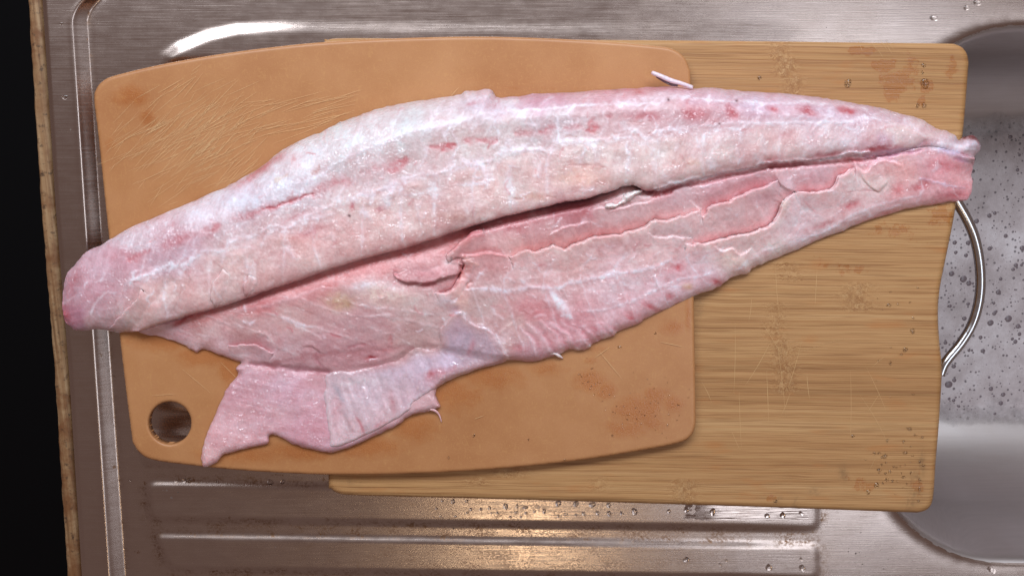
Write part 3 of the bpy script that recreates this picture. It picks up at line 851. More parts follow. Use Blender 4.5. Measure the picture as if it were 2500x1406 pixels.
# ---- thickness
mm = 0.001
Hd = np.interp(FU, [150, 200, 300, 450, 700, 1000, 1500, 1800, 2100, 2300, 2400], [7, 11, 15, 19, 22, 24.5, 27, 25, 20, 14, 7]) * mm
Rt = np.interp(FU, [150, 300, 700, 1150, 1250, 1700, 2200, 2400], [80, 95, 95, 80, 62, 62, 52, 28])
t = np.clip(d_top / Rt, 0, 1); e_top = np.sqrt(1 - (1 - t) ** 2)
lo_d = np.interp(FU, [150, 330, 420, 600, 1450, 1560, 1700, 2300, 2400], [0.35, 0.52, 0.66, 0.74, 0.88, 0.76, 0.66, 0.72, 0.8])
t = np.clip(d_slit / 50.0, 0, 1); e_sl = lo_d + (1 - lo_d) * np.sqrt(1 - (1 - t) ** 2)
hD = Hd * e_top * e_sl
Hv = np.interp(FU, [340, 420, 500, 700, 900, 1100, 1400, 1700, 2000, 2300, 2400], [3.5, 6, 9.5, 14.5, 17, 18, 18, 18, 15.5, 12, 7]) * mm
ss = np.clip(s_slit, 0, None) / (np.clip(s_slit, 0, None) + np.clip(s_ml, 0, None) + 1e-3)
sr = np.interp(FU, [340, 450, 640, 760, 860, 1000, 1090, 1150, 1400, 1540, 1700, 2400], [.14, .12, .14, .19, .20, .22, .20, .09, .08, .07, .06, .06])
lo_v = np.interp(FU, [340, 420, 950, 1400, 1560, 1700, 2400], [.8, .76, .66, .20, .60, .94, .98])
rise = np.sin(0.5 * np.pi * np.clip(ss / sr, 0, 1)) ** 0.8
rise = lo_v + (1 - lo_v) * rise
fall = 1 - 0.66 * np.clip((ss - sr) / (1 - sr), 0, 1) ** 1.35
hV = Hv * np.where(ss < sr, rise, fall)
hV = np.where(s_slit < 0, Hv * lo_v, hV)
flap = smooth(-s_ml, -14, 10)
hV = hV * (1 - flap) + 4.4 * mm * flap
Rl = np.interp(FU, [342, 600, 1100, 1300, 1800, 2400], [26, 16, 16, 30, 36, 30])
t = np.clip(d_lo / Rl, 0, 1); hV = hV * (0.22 + 0.78 * np.sqrt(1 - (1 - t) ** 2))

# ---- colour: broad patches
dots = [(170, 720, 205, 165, 176), (180, 775, 186, 136, 152), (250, 655, 212, 178, 188), (230, 785, 216, 182, 186), (330, 585, 222, 206, 213), (290, 640, 205, 158, 168), (230, 700, 205, 160, 170), (400, 705, 222, 192, 186),
        (350, 770, 224, 194, 188), (500, 515, 222, 212, 220), (440, 600, 206, 170, 180), (400, 640, 205, 170, 180), (560, 640, 224, 198, 190), (520, 720, 224, 192, 187), (640, 690, 224, 188, 186), (700, 460, 220, 212, 220), (600, 480, 218, 208, 218), (720, 390, 222, 216, 220),
        (740, 600, 224, 180, 178), (760, 640, 222, 188, 184), (680, 560, 218, 190, 192), (850, 345, 216, 212, 214), (900, 520, 228, 204, 193), (1000, 300, 210, 204, 206), (1000, 560, 227, 204, 198), (900, 600, 222, 190, 186), (1050, 400, 212, 188, 188), (900, 420, 214, 194, 196),
        (1200, 255, 206, 188, 197), (1250, 320, 210, 194, 194), (1150, 350, 212, 196, 194), (1200, 470, 229, 203, 190), (1300, 500, 231, 204, 195), (1250, 420, 220, 198, 192), (1400, 430, 231, 202, 190), (1350, 300, 207, 188, 192), (1500, 228, 208, 164, 174), (1320, 238, 205, 166, 182), (1500, 290, 207, 178, 180), (1450, 380, 224, 204, 200),
        (1600, 390, 232, 214, 203), (1560, 440, 230, 204, 196), (1700, 280, 206, 166, 172), (1640, 280, 208, 172, 176), (1750, 370, 229, 208, 207), (1700, 420, 230, 204, 200), (1850, 248, 206, 178, 192), (1700, 228, 206, 172, 184), (1900, 350, 226, 198, 197), (1870, 390, 224, 182, 182),
        (2050, 340, 226, 202, 207), (2000, 262, 207, 182, 194), (2100, 265, 205, 180, 192), (2200, 320, 226, 202, 196), (2150, 365, 216, 176, 188), (2300, 345, 216, 192, 198), (2200, 283, 206, 182, 190), (2370, 355, 190, 165, 172),
        (2300, 410, 222, 166, 172), (2330, 465, 222, 164, 170), (2350, 440, 222, 170, 172), (2200, 420, 226, 180, 176), (2150, 440, 226, 196, 190), (2000, 430, 214, 180, 186), (2090, 460, 226, 198, 196), (2050, 500, 227, 199, 199), (1950, 560, 226, 202, 204), (2200, 490, 224, 182, 184), (1850, 610, 228, 202, 194), (1830, 650, 228, 204, 196),
        (1800, 520, 224, 192, 192), (1720, 550, 226, 198, 197), (1650, 480, 208, 174, 178), (1750, 455, 206, 166, 172), (1850, 440, 210, 168, 174), (1500, 530, 208, 172, 173), (1300, 570, 208, 166, 167), (1400, 515, 192, 134, 140), (1250, 605, 216, 176, 173), (1200, 625, 208, 156, 156), (1000, 615, 200, 142, 142),
        (900, 655, 200, 142, 142), (760, 700, 204, 146, 146), (640, 733, 196, 134, 136), (1100, 605, 204, 154, 154), (1140, 570, 200, 148, 148), (1400, 640, 222, 182, 179), (1600, 615, 226, 194, 192), (1300, 670, 222, 188, 187), (1500, 690, 222, 192, 196), (1650, 680, 224, 188, 194), (1300, 745, 216, 172, 174), (1400, 790, 216, 162, 168), (1350, 830, 216, 166, 170),
        (1500, 780, 221, 182, 187), (1600, 740, 222, 187, 193), (1720, 690, 224, 194, 200), (700, 770, 210, 178, 172), (600, 800, 208, 174, 172), (900, 790, 204, 168, 170), (1000, 760, 208, 180, 176), (1000, 835, 200, 164, 158), (800, 860, 196, 152, 156), (900, 860, 198, 152, 156), (500, 805, 214, 180, 178), (430, 812, 214, 176, 180),
        (650, 855, 208, 168, 172), (560, 850, 214, 176, 178), (600, 930, 206, 162, 170), (700, 950, 210, 170, 180), (550, 1080, 222, 178, 182), (510, 1110, 224, 186, 186), (650, 1020, 212, 172, 178), (760, 1050, 206, 160, 170), (1180, 740, 206, 178, 172), (1250, 790, 206, 168, 164), (1220, 830, 204, 172, 174),
        (1300, 870, 206, 162, 168), (1050, 690, 206, 160, 162), (1030, 720, 212, 184, 182)]
Cc = np.zeros(FU.shape + (3,)); Wt = np.zeros(FU.shape)
for (u, v, r, g, b) in dots:
    b = max(b, g - 3)
    dq = (FU + 10 * w1 / 3 - u) ** 2 + (1.5 * (FV + 10 * w2 / 3 - v)) ** 2
    wgt = 1 / (dq + 220.0) ** 1.6
    Cc += wgt[..., None] * np.array([r, g, b], float); Wt += wgt
C = Cc / Wt[..., None]
Hx = np.zeros(FU.shape)                    # extra relief, metres

def box(pts, m):
    P = np.asarray(pts, float); x0, y0 = P.min(0) - m; x1, y1 = P.max(0) + m
    i0 = max(int((x0 - 132) / G), 0); i1 = min(int((x1 - 132) / G) + 2, FU.shape[1])
    j0 = max(int((y0 - 196) / G), 0); j1 = min(int((y1 - 196) / G) + 2, FU.shape[0])
    return slice(j0, j1), slice(i0, i1)
rag0 = noise(FU, FV, 55, seed=39, octaves=2); rag1 = noise(FU, FV, 16, seed=41, octaves=2); rag2 = noise(FU, FV, 7, seed=44, octaves=2)
WHITE = (236, 231, 239); RED = (186, 84, 92); PINK = (206, 132, 138); DARK = (120, 52, 60)
def stroke(pts, w, col, a=0.8, dh=0.0, sub=4, ragged=0.5):
    """a line of membrane, blood or a crack: colour and relief (mm)"""
    global C, Hx
    w = w * 1.2; dh = dh * (0.45 if abs(dh) < 1 else 0.9)
    P = spline(pts, False, sub) if len(pts) > 2 else np.array(pts, float)
    sl = box(P, w * 4 + 12)
    if sl[0].start >= sl[0].stop or sl[1].start >= sl[1].stop: return
    d, _, _, _, tpar = line_dist(WU[sl], WV_[sl], P, False, True)
    ww = w * np.clip(1 + 0.6 * rag1[sl] + 0.3 * rag0[sl], .3, 2) * (0.55 + 0.45 * np.sqrt(np.clip(4 * tpar * (1 - tpar), 0, 1)))
    k = np.exp(-(d / ww) ** 2) * np.clip(1 + ragged * rag2[sl] * 1.8, 0, 1.2) * np.clip(0.88 + 0.6 * rag0[sl], 0.2, 1.15)
    al = np.clip(a * k, 0, 1)[..., None]
    C[sl] = C[sl] * (1 - al) + np.array(col, float) * al
    Hx[sl] += dh * mm * np.exp(-(d / ww) ** 2)
def spot(u, v, a, b, col, al=0.8, dh=0.0, ang=0.0):
    global C, Hx
    m = max(a, b) * 2.2 + 8
    sl = box([(u - m, v - m), (u + m, v + m)], 0)
    c, s = math.cos(math.radians(ang)), math.sin(math.radians(ang))
    x = WU[sl] - u; y = WV_[sl] - v
    k = np.exp(-((x * c + y * s) / a) ** 2 - ((-x * s + y * c) / b) ** 2)
    q = np.clip(al * k * (1 + 0.55 * rag2[sl]), 0, 1)[..., None]
    C[sl] = C[sl] * (1 - q) + np.array(col, float) * q
    Hx[sl] += dh * mm * k
FLAPS = []
Hu = np.zeros(FU.shape)                    # what lies hidden under an overhanging edge
def ledge(pts, a, wa, b, wb, sub=4, col_hi=None, col_lo=None, flap=0):
    """a torn edge: the side to the right of the drawing direction stands a (mm) proud, the other side sinks b (mm);
    with flap the proud side becomes a lip of its own that overhangs the groove"""
    global C, Hx, Hu
    P = spline(pts, False, sub)
    if flap:
        P = spline(pts, False, 6)
        tn = np.gradient(P, axis=0); tn /= np.linalg.norm(tn, axis=1, keepdims=True) + 1e-6
        ar = np.cumsum(np.linalg.norm(np.gradient(P, axis=0), axis=1))
        P = P + np.stack([-tn[:, 1], tn[:, 0]], 1) * (3.0 * vnoise(ar / 17.0, 0 * ar, len(pts)) + 1.8 * vnoise(ar / 6.0, 0 * ar, 3 + len(pts)))[:, None]
    sl = box(P, max(wa, wb, flap) * 2.5 + 10)
    UU, VV = (FU, FV) if flap else (WU, WV_)
    d, px, py, sg, tpar = line_dist(UU[sl], VV[sl], P, False, True)
    en = np.sqrt(np.clip(6 * tpar, 0, 1) * np.clip(6 * (1 - tpar), 0, 1))
    s = d * sg
    lo = smooth(-s, -1.5, 1.5) * np.exp(-np.clip(-s, 0, None) / wb) * en
    if flap:
        Hx[sl] += -b * mm * np.where(s <= 0, np.exp(-np.clip(-s, 0, None) / wb), 0) * en
        Hu[sl] += -(b + 0.3) * mm * np.where(s > 0, np.clip(1 - s / (flap * 0.6), 0, 1), 0) * en
        FLAPS.append((sl, s, d, px, py, tpar, en, a, flap))
    else:
        hi = smooth(s, -1.5, 1.5) * np.exp(-np.clip(s, 0, None) / wa) * en
        Hx[sl] += (a * hi - b * lo) * mm
    if col_hi:
        q = (np.exp(-((s - 9) / 9) ** 2) * en * 0.40)[..., None]; C[sl] = C[sl] * (1 - q) + np.array(col_hi, float) * q
    if col_lo:
        q = np.clip(np.where(s < 0, np.exp(-np.clip(-s, 0, None) / wb), np.exp(-s / 1.5) if flap else smooth(-s, -7, -2)) * en * 0.5, 0, 1)[..., None]
        C[sl] = C[sl] * (1 - q) + np.array(col_lo, float) * q

# dorsal loin: pale seams
stroke([(722, 447), (760, 438), (800, 414), (854, 382), (944, 346), (1016, 317), (1070, 306), (1124, 295), (1160, 284), (1232, 270), (1304, 268)], 4.5, WHITE, .62, .35)
stroke([(1016, 317), (1080, 304), (1124, 296)], 8, WHITE, .5, .2)
stroke([(1304, 268), (1350, 266), (1400, 258), (1440, 257), (1484, 257), (1520, 258)], 4, WHITE, .75, .3)
stroke([(1400, 258), (1392, 268), (1386, 278)], 3.5, WHITE, .7, .2)
stroke([(1510, 252), (1560, 254), (1600, 252), (1630, 244), (1672, 238), (1700, 240), (1744, 245), (1800, 247), (1852, 252), (1960, 250), (2068, 259), (2120, 268)], 3.5, WHITE, .65, .25)
stroke([(1500, 252), (1540, 248), (1590, 240), (1630, 234), (1680, 234)], 8, WHITE, .45, .1)
stroke([(1600, 318), (1640, 317), (1672, 313), (1710, 308), (1744, 304), (1780, 298), (1810, 298), (1830, 304), (1852, 302), (1900, 300), (1960, 298), (2000, 300), (2050, 298), (2080, 294), (2104, 289), (2140, 291), (2176, 295)], 4, WHITE, .75, .3)
stroke([(2060, 308), (2100, 318), (2140, 314), (2180, 304), (2215, 300)], 2.5, WHITE, .6, .2)
stroke([(2206, 292), (2225, 306), (2245, 322), (2258, 338)], 7, WHITE, .6, .6)
# scalloped lower seam with tags
SEAM = [(318, 690), (326, 682), (345, 675), (378, 665), (414, 648), (445, 648), (470, 628), (500, 612), (540, 610), (562, 590), (600, 582), (640, 566), (666, 553), (700, 555), (740, 532), (770, 520), (810, 504), (858, 490), (890, 474), (930, 466), (960, 448), (980, 439), (1020, 428), (1052, 424),
        (1080, 420), (1099, 412), (1124, 401), (1150, 398), (1178, 398), (1205, 388), (1225, 374), (1250, 368), (1279, 365), (1310, 366), (1333, 368), (1350, 356), (1362, 349), (1412, 344), (1470, 342), (1495, 336), (1520, 322), (1550, 320), (1574, 336), (1600, 318)]
stroke(SEAM, 9.5, WHITE, .55, .4, ragged=.9)
stroke(SEAM, 4, WHITE, .5, .3, ragged=.9)
# arched cells of muscle below the seam
for p in [[(905, 500), (920, 470), (950, 455)], [(975, 476), (988, 450), (1015, 437), (1042, 440), (1054, 462)], [(1090, 452), (1102, 425), (1130, 408), (1165, 404), (1184, 414), (1188, 440)], [(1204, 440), (1216, 398), (1240, 378), (1275, 368), (1305, 374), (1318, 392)],
          [(1330, 420), (1340, 380), (1360, 362), (1400, 352), (1440, 352), (1452, 366)], [(1460, 400), (1470, 365), (1495, 345), (1530, 335), (1560, 345), (1576, 362)], [(1590, 380), (1600, 350), (1640, 328), (1680, 322), (1700, 335)], [(1705, 360), (1725, 330), (1770, 312), (1810, 320)],
          [(540, 640), (552, 615), (590, 600), (620, 606)], [(640, 600), (655, 572), (690, 562), (720, 570)], [(730, 570), (750, 540), (790, 528), (820, 520)], [(1110, 455), (1150, 452), (1185, 448)], [(1300, 432), (1320, 434)], [(990, 478), (1020, 474), (1050, 468)]]:
    stroke(p, 4.5, WHITE, .65, .3, ragged=.9)
for (u, v, a, b2, an) in [(1015, 455, 26, 14, -20), (1140, 428, 34, 16, -12), (1260, 400, 40, 20, -20), (1390, 380, 44, 20, -10), (1510, 365, 36, 18, 0), (1640, 350, 36, 18, -10), (590, 622, 26, 14, -20), (690, 585, 30, 14, -20), (950, 478, 18, 12, -30)]:
    spot(u, v, a, b2, (212, 182, 178), .6, .9, an)
stroke([(1165, 400), (1205, 390), (1235, 366), (1242, 345)], 9, WHITE, .7, .4)
stroke([(1255, 372), (1285, 362), (1320, 364), (1335, 372)], 6, WHITE, .7, .3)
for (a, b, w) in [((1194, 402), (1190, 446), 9), ((1304, 392), (1314, 432), 7), ((1320, 392), (1316, 432), 4), ((1066, 432), (1060, 478), 11), ((969, 448), (938, 490), 10), ((1455, 346), (1454, 398), 4), ((1362, 290), (1361, 344), 3), ((952, 460), (945, 500), 8),
                  ((700, 590), (712, 620), 6), ((712, 624), (730, 632), 6), ((600, 640), (616, 682), 5), ((618, 650), (628, 690), 5), ((524, 700), (536, 728), 4), ((655, 700), (668, 690), 5), ((808, 560), (816, 590), 5), ((1018, 500), (1028, 552), 4), ((1138, 505), (1140, 530), 5),
                  ((1245, 430), (1250, 470), 8), ((1250, 490), (1262, 505), 7), ((1376, 425), (1392, 412), 6), ((1702, 330), (1704, 350), 3), ((1580, 340), (1592, 350), 7), ((1860, 335), (1864, 372), 7), ((1750, 345), (1760, 350), 12), ((1740, 370), (1738, 410), 9), ((1840, 380), (1852, 390), 10),
                  ((1620, 430), (1628, 442), 9), ((1960, 330), (1966, 380), 14), ((2020, 330), (2030, 370), 10), ((2060, 345), (2066, 352), 12), ((1275, 270), (1272, 290), 6), ((880, 520), (900, 530), 9), ((890, 510), (910, 540), 6), ((930, 510), (945, 500), 8), ((820, 555), (826, 560), 5)]:
    stroke([a, b], w, WHITE, .62, .35)
for (a, b) in [((1066, 446), (1068, 458)), ((1309, 412), (1308, 426))]: stroke([a, b], 2.6, (206, 120, 118), .8, -.6)
# myomere outlines, left end
stroke([(224, 768), (228, 748), (240, 730), (262, 716), (284, 712)], 3, WHITE, .75, .3)
stroke([(312, 700), (316, 688), (330, 678), (352, 672), (374, 664), (388, 654), (420, 648)], 4, WHITE, .8, .5)
stroke([(436, 680), (440, 668), (456, 650), (470, 634), (480, 618)], 6, WHITE, .7, .4)
stroke([(156, 742), (165, 735), (178, 722)], 3, WHITE, .6, .2)
for p in [[(262, 806), (276, 786), (300, 762), (325, 735), (346, 706)], [(332, 792), (350, 760), (375, 732), (398, 704), (424, 680)], [(428, 782), (431, 752), (443, 718), (468, 682)], [(522, 752), (514, 722), (522, 692), (546, 656)], [(600, 726), (596, 700), (606, 670)]]:
    ledge(p, 0.9, 18, 1.3, 18, flap=30)

# muscle segments: thin pale walls across the loin, one after another
w1l = np.array([(560, 470), (722, 447), (800, 414), (944, 346), (1016, 317), (1124, 295), (1232, 270), (1400, 258), (1560, 254), (1700, 240), (1852, 252), (2068, 259), (2200, 285)], float)
sm = np.array(sorted(SEAM + [(1700, 310), (1850, 302), (2050, 298), (2176, 297), (260, 716)]), float)
slv = np.array(sorted(SL), float); tpv = np.array(sorted([p for p in TOP if p[0] > 200]), float)
r_ = random.Random(31)
iv = lambda tab, u: float(np.interp(u, tab[:, 0], tab[:, 1]))
for k in range(21):
    u = 330 + 92 * k + r_.uniform(-20, 20); bow = r_.uniform(-16, 12)
    if u > 2160: break
    a_, b_, c_, d_ = iv(slv, u), iv(sm, u + 20), iv(w1l, u + 60), iv(tpv, u + 100)
    a_ = max(a_, b_ + 30)
    stroke([(u, a_ - 8), (u - 4 + bow, b_ + 0.5 * (a_ - b_)), (u + 6 + 0.4 * bow, b_ + 14), (u + 26, b_)], 4.0, WHITE, .45, .35, ragged=.9)
    stroke([(u + 26, b_), (u + 58, 0.5 * (b_ + c_)), (u + 44, 0.25 * b_ + 0.75 * c_), (u + 62, c_)], 2.6, WHITE, .48, .25, ragged=.6)
    stroke([(u + 62, c_), (u + 80, 0.5 * (c_ + d_)), (u + 104, d_ + 8)], 2.4, WHITE, .42, .2, ragged=.6)
    spot(u + 46, b_ + 0.45 * (a_ - b_), 26, 0.28 * (a_ - b_) + 6, (220, 184, 178), .35, .8, -15)
    # fibres within the segment
    for q in range(9):
        x0 = u + 8 + q * 9; y0 = b_ + 0.25 * (a_ - b_) + r_.uniform(-4, 4)
        stroke([(x0, y0), (x0 + 5, y0 - r_.uniform(10, 22))], 1.3, (230, 214, 214), .35, .12, ragged=.3)
for k in range(13):
    u = 1180 + 88 * k + r_.uniform(-8, 8)
    if u > 2200: break
    y1 = float(np.interp(u, [1180, 1400, 1700, 2000, 2250], [640, 610, 600, 520, 440])) + 14
    y2 = float(np.interp(u - 30, [1150, 1300, 1640, 1900, 2200], [705, 702, 634, 590, 500])); y3 = float(np.interp(u, [1150, 1300, 1500, 1700, 2000, 2300], [890, 870, 812, 715, 580, 492])) - 10
    stroke([(u, y1), (u - 24, 0.5 * (y1 + y2)), (u - 32, y2)], 2.4, WHITE, .4, .25, ragged=.6)
    stroke([(u - 32, y2), (u - 6, 0.5 * (y2 + y3)), (u + 22, y3)], 2.4, WHITE, .4, .25, ragged=.6)
    for q in range(7):
        x0 = u - 20 + q * 11; stroke([(x0, y2 + 8), (x0 + 12, y2 + 8 + r_.uniform(12, 24))], 1.3, (230, 212, 214), .3, .1, ragged=.3)
# blood line, dorsal
for p, w, a in [([(317, 632), (340, 622), (365, 612)], 7, .45), ([(405, 598), (440, 585), (470, 572)], 8, .45), ([(500, 564), (520, 558), (535, 552)], 9, .55), ([(576, 533), (620, 520), (660, 506), (690, 500)], 7, .55), ([(684, 501), (705, 492), (740, 481), (765, 475)], 4.5, .85), ([(765, 475), (790, 460), (820, 446), (850, 440)], 8, .5),
                ([(880, 420), (930, 412)], 6, .3), ([(938, 408), (958, 414), (975, 404), (992, 388)], 6, .65), ([(940, 402), (965, 395), (990, 384)], 5, .5), ([(1050, 360), (1075, 358), (1108, 352)], 5, .65), ([(1080, 366), (1095, 362), (1108, 358)], 5, .75), ([(1140, 345), (1180, 342), (1215, 343)], 6, .5), ([(1190, 364), (1200, 352), (1215, 345)], 3, .6),
                ([(1260, 326), (1300, 324), (1340, 318)], 6, .4), ([(1318, 322), (1340, 318), (1352, 316)], 8, .6), ([(1380, 312), (1420, 310)], 6, .4), ([(1430, 320), (1444, 317), (1464, 312)], 4, .7), ([(1440, 302), (1460, 306)], 7, .4)]:
    stroke(p, w * 1.25, (192, 96, 102), a * .85, -.5)
stroke([(684, 501), (705, 492), (740, 481), (765, 475)], 2.4, (170, 80, 84), .4, -.9)
stroke([(640, 512), (684, 501)], 2.0, RED, .6, -.9)
for (u, v, a, b, al, an) in [(1787, 274, 13, 19, .78, -30), (1700, 276, 32, 15, .50, 10), (1690, 285, 16, 8, .4, 0), (1884, 266, 16, 8, .50, 20), (1890, 271, 8, 5, .4, 20), (1971, 270, 22, 9, .80, 14), (1978, 274, 11, 5, .5, 20), (2068, 268, 22, 8, .72, 12), (2078, 273, 10, 5, .45, 20), (1567, 284, 44, 13, .42, 0), (1585, 280, 18, 8, .35, 0), (1487, 282, 10, 7, .4, 0), (1560, 228, 18, 7, .45, 8), (1540, 222, 40, 5, .35, 0), (1610, 216, 40, 5, .3, 0),
                             (620, 425, 50, 10, .5, -35), (660, 398, 40, 9, .4, -38), (1150, 253, 14, 5, .4, -15), (930, 512, 10, 7, .5, 0), (860, 505, 4, 9, .6, 0), (750, 570, 40, 10, .35, -20), (720, 530, 30, 6, .3, -25), (175, 700, 12, 40, .35, 20), (160, 770, 12, 26, .55, 0), (1882, 395, 22, 12, .4, -15), (2010, 380, 26, 8, .6, -15), (2040, 374, 14, 6, .6, -12), (2130, 366, 50, 7, .7, -5), (2170, 362, 30, 6, .5, -12), (2260, 352, 18, 14, .35, -40), (1920, 330, 20, 16, .2, 0)]:
    spot(u, v, a, b, (180, 78, 86), al, -.25, an)
spot(1415, 438, 60, 20, (238, 194, 172), .45); spot(1420, 415, 30, 12, (235, 190, 170), .35); spot(1690, 395, 20, 10, (232, 196, 176), .5); spot(690, 590, 60, 22, (224, 176, 172), .4); spot(1130, 530, 80, 16, (228, 190, 178), .4); spot(1310, 480, 40, 10, (236, 190, 170), .4)
for p in [[(1336, 476), (1356, 482), (1362, 488)], [(1530, 300), (1560, 302), (1590, 296)], [(1445, 320), (1460, 324)], [(1380, 336), (1400, 330), (1410, 334)], [(1500, 330), (1520, 322), (1535, 318)], [(1580, 332), (1590, 322), (1600, 312)], [(1390, 404), (1440, 404), (1480, 412)], [(1255, 482), (1285, 484)], [(1690, 312), (1710, 306), (1722, 296)]]:
    stroke(p, 2.2, (192, 136, 132), .5, -.5)
spot(1520, 300, 14, 7, WHITE, .4); spot(1500, 216, 10, 4, (120, 110, 120), .6); spot(1530, 225, 22, 5, (216, 200, 212), .4)
for (u, v) in [(1631, 245), (1797, 246), (1692, 441), (1800, 418), (855, 528), (1757, 300)]: spot(u, v, 2.5, 2.5, (60, 30, 34), .8)
# upper margin of lumps
for (u, v, a) in [(1140, 232, 16), (1165, 228, 18), (1192, 228, 15), (1108, 240, 9), (1225, 246, 14), (1252, 246, 16), (735, 350, 7), (752, 341, 7), (795, 320, 8), (840, 302, 9), (868, 292, 8), (905, 279, 9), (945, 266, 9), (980, 258, 9), (1020, 252, 8)]:
    spot(u, v, a, a * .8, (226, 216, 220), .35, .9)
stroke([(1208, 238), (1216, 250), (1208, 262)], 2.5, (190, 140, 150), .6, -1.0)
for p in [[(760, 425), (775, 415), (780, 402)], [(690, 435), (705, 428)]]: stroke(p, 4, (196, 140, 136), .5, -.4)
stroke([(670, 440), (690, 436), (705, 428)], 5, (222, 198, 178), .7, .2)
stroke([(1215, 236), (1300, 232), (1400, 226), (1500, 219), (1640, 213)], 5, (196, 136, 154), .5)

# seam on the right between the two loins
stroke([(1600, 462), (1640, 452), (1672, 444), (1700, 438), (1744, 430), (1790, 420), (1834, 409), (1870, 400), (1905, 398), (1960, 392), (1990, 392), (2014, 387), (2060, 378), (2086, 374), (2120, 370)], 5, WHITE, .9, 1.4)
stroke([(1610, 452), (1640, 450), (1690, 442)], 7, WHITE, .7, .8)
stroke([(1572, 468), (1600, 470), (1650, 456), (1700, 448), (1744, 438), (1800, 426), (1850, 414), (1900, 406), (1960, 402), (2040, 396), (2100, 390), (2135, 386)], 4.5, (184, 98, 102), .75, -2.4)
stroke([(1596, 480), (1620, 474), (1640, 468)], 5, (176, 72, 76), .7, -1.6)
stroke([(1880, 412), (1920, 404), (1960, 400)], 5, (168, 76, 80), .7, -1.2)
stroke([(2110, 384), (2140, 374), (2180, 372), (2230, 362), (2255, 348)], 5, (196, 170, 200), .6, -.6)
stroke([(2130, 382), (2190, 378), (2250, 366)], 3, (176, 104, 128), .7, -1.2)
stroke([(2240, 360), (2275, 356), (2300, 362)], 8, (214, 206, 222), .6, .8)
stroke([(2290, 350), (2320, 354), (2350, 362), (2380, 366)], 7, WHITE, .7, .6)
stroke([(2300, 366), (2330, 376), (2366, 386)], 9, (198, 186, 212), .7, .4)
stroke([(2345, 375), (2376, 388)], 5, (200, 128, 136), .7)
stroke([(2330, 390), (2365, 396)], 4, (178, 120, 150), .6, -.8)
for p in [[(2352, 338), (2368, 333), (2384, 338), (2393, 352)]]: stroke(p, 5, (120, 66, 66), .85, .5)
spot(2368, 352, 22, 9, (222, 216, 228), .7, .8); spot(2325, 332, 16, 9, (222, 206, 204), .6, 1.0); spot(2268, 330, 26, 12, (226, 214, 208), .5, .8); spot(2150, 340, 12, 14, (214, 200, 220), .5, -.3)
stroke([(1526, 458), (1548, 452), (1565, 462)], 4, (200, 130, 120), .5, -1)

# ventral loin: pale ridge, torn flaps, pockets
stroke([(575, 762), (620, 750), (660, 742), (720, 726), (760, 712), (800, 702)], 5, WHITE, .5, .5)
spot(935, 712, 74, 30, (240, 226, 212), .85, 1.0, 8); spot(890, 695, 50, 16, WHITE, .6, .5, -12); spot(960, 700, 30, 20, WHITE, .4)
spot(828, 735, 30, 20, (206, 176, 144), .75, -.3); spot(845, 745, 14, 10, (200, 168, 128), .5)
for p in [[(640, 760), (690, 775), (740, 790), (800, 808), (850, 825), (900, 840)], [(735, 728), (770, 745), (830, 762), (880, 775), (940, 770), (1000, 766)], [(570, 790), (600, 797), (640, 815)], [(480, 815), (500, 820), (520, 826)], [(860, 740), (930, 752), (1000, 760), (1060, 768)], [(920, 770), (990, 780), (1040, 790), (1075, 800)],
          [(720, 790), (760, 812), (790, 830)], [(440, 805), (470, 818)], [(525, 770), (535, 785), (560, 795)], [(900, 800), (960, 820), (1000, 838)], [(650, 830), (690, 850), (730, 868)], [(560, 868), (610, 872)]]:
    stroke(p, 2.8, (230, 212, 214), .55, .3)
stroke([(690, 778), (720, 786), (760, 798)], 4, WHITE, .5, .3); stroke([(632, 812), (650, 820), (662, 832)], 6, (226, 208, 206), .6, .8)
ledge([(556, 842), (590, 838), (625, 840), (655, 852), (670, 862)], 1.4, 14, 1.8, 14, flap=26, col_lo=(176, 108, 110))
ledge([(786, 860), (760, 845), (736, 846)], .5, 10, .6, 8)
stroke([(612, 889), (640, 892), (680, 896), (730, 903), (800, 906)], 7, (178, 118, 128), .6, -1.4)
stroke([(770, 858), (772, 872), (790, 895), (805, 905)], 3, (182, 112, 124), .5, -.6)
stroke([(640, 900), (700, 880), (780, 868), (860, 860), (960, 852), (1005, 846)], 8, (178, 116, 120), .45, -.7)
spot(908, 874, 9, 4, (150, 26, 34), .9, -.6); spot(900, 880, 6, 3, (150, 26, 34), .6)
stroke([(850, 848), (890, 842)], 3, (176, 86, 96), .6, -.6); stroke([(810, 815), (830, 822)], 3, (190, 96, 104), .5, -.4); stroke([(952, 820), (955, 840)], 4, (190, 96, 100), .6, -.3)
spot(440, 786, 16, 6, (196, 88, 90), .7, -.8, -25); stroke([(430, 792), (446, 780), (470, 772)], 4, (186, 84, 88), .6, -.6)
stroke([(600, 735), (680, 708), (740, 690)], 10, (184, 114, 118), .4)
# the raised strip that begins in the middle
ledge([(1096, 644), (1088, 634), (1090, 622), (1104, 608), (1124, 588), (1150, 566), (1180, 556)], 3.0, 34, 2.4, 26, flap=40, col_hi=(226, 196, 190), col_lo=(196, 130, 130))
spot(1092, 636, 8, 12, (232, 214, 214), .6, .5, 30)
stroke([(470, 776), (612, 738), (720, 704), (800, 680), (908, 646), (1016, 620), (1090, 600), (1140, 578)], 26, (206, 124, 122), .55)
stroke([(1150, 572), (1232, 545), (1340, 520), (1440, 500)], 18, (192, 108, 114), .55)
stroke([(432, 766), (540, 737), (666, 694), (800, 648), (908, 615), (1016, 586), (1124, 550), (1232, 517), (1376, 483), (1484, 458)], 10, (232, 208, 206), .5)
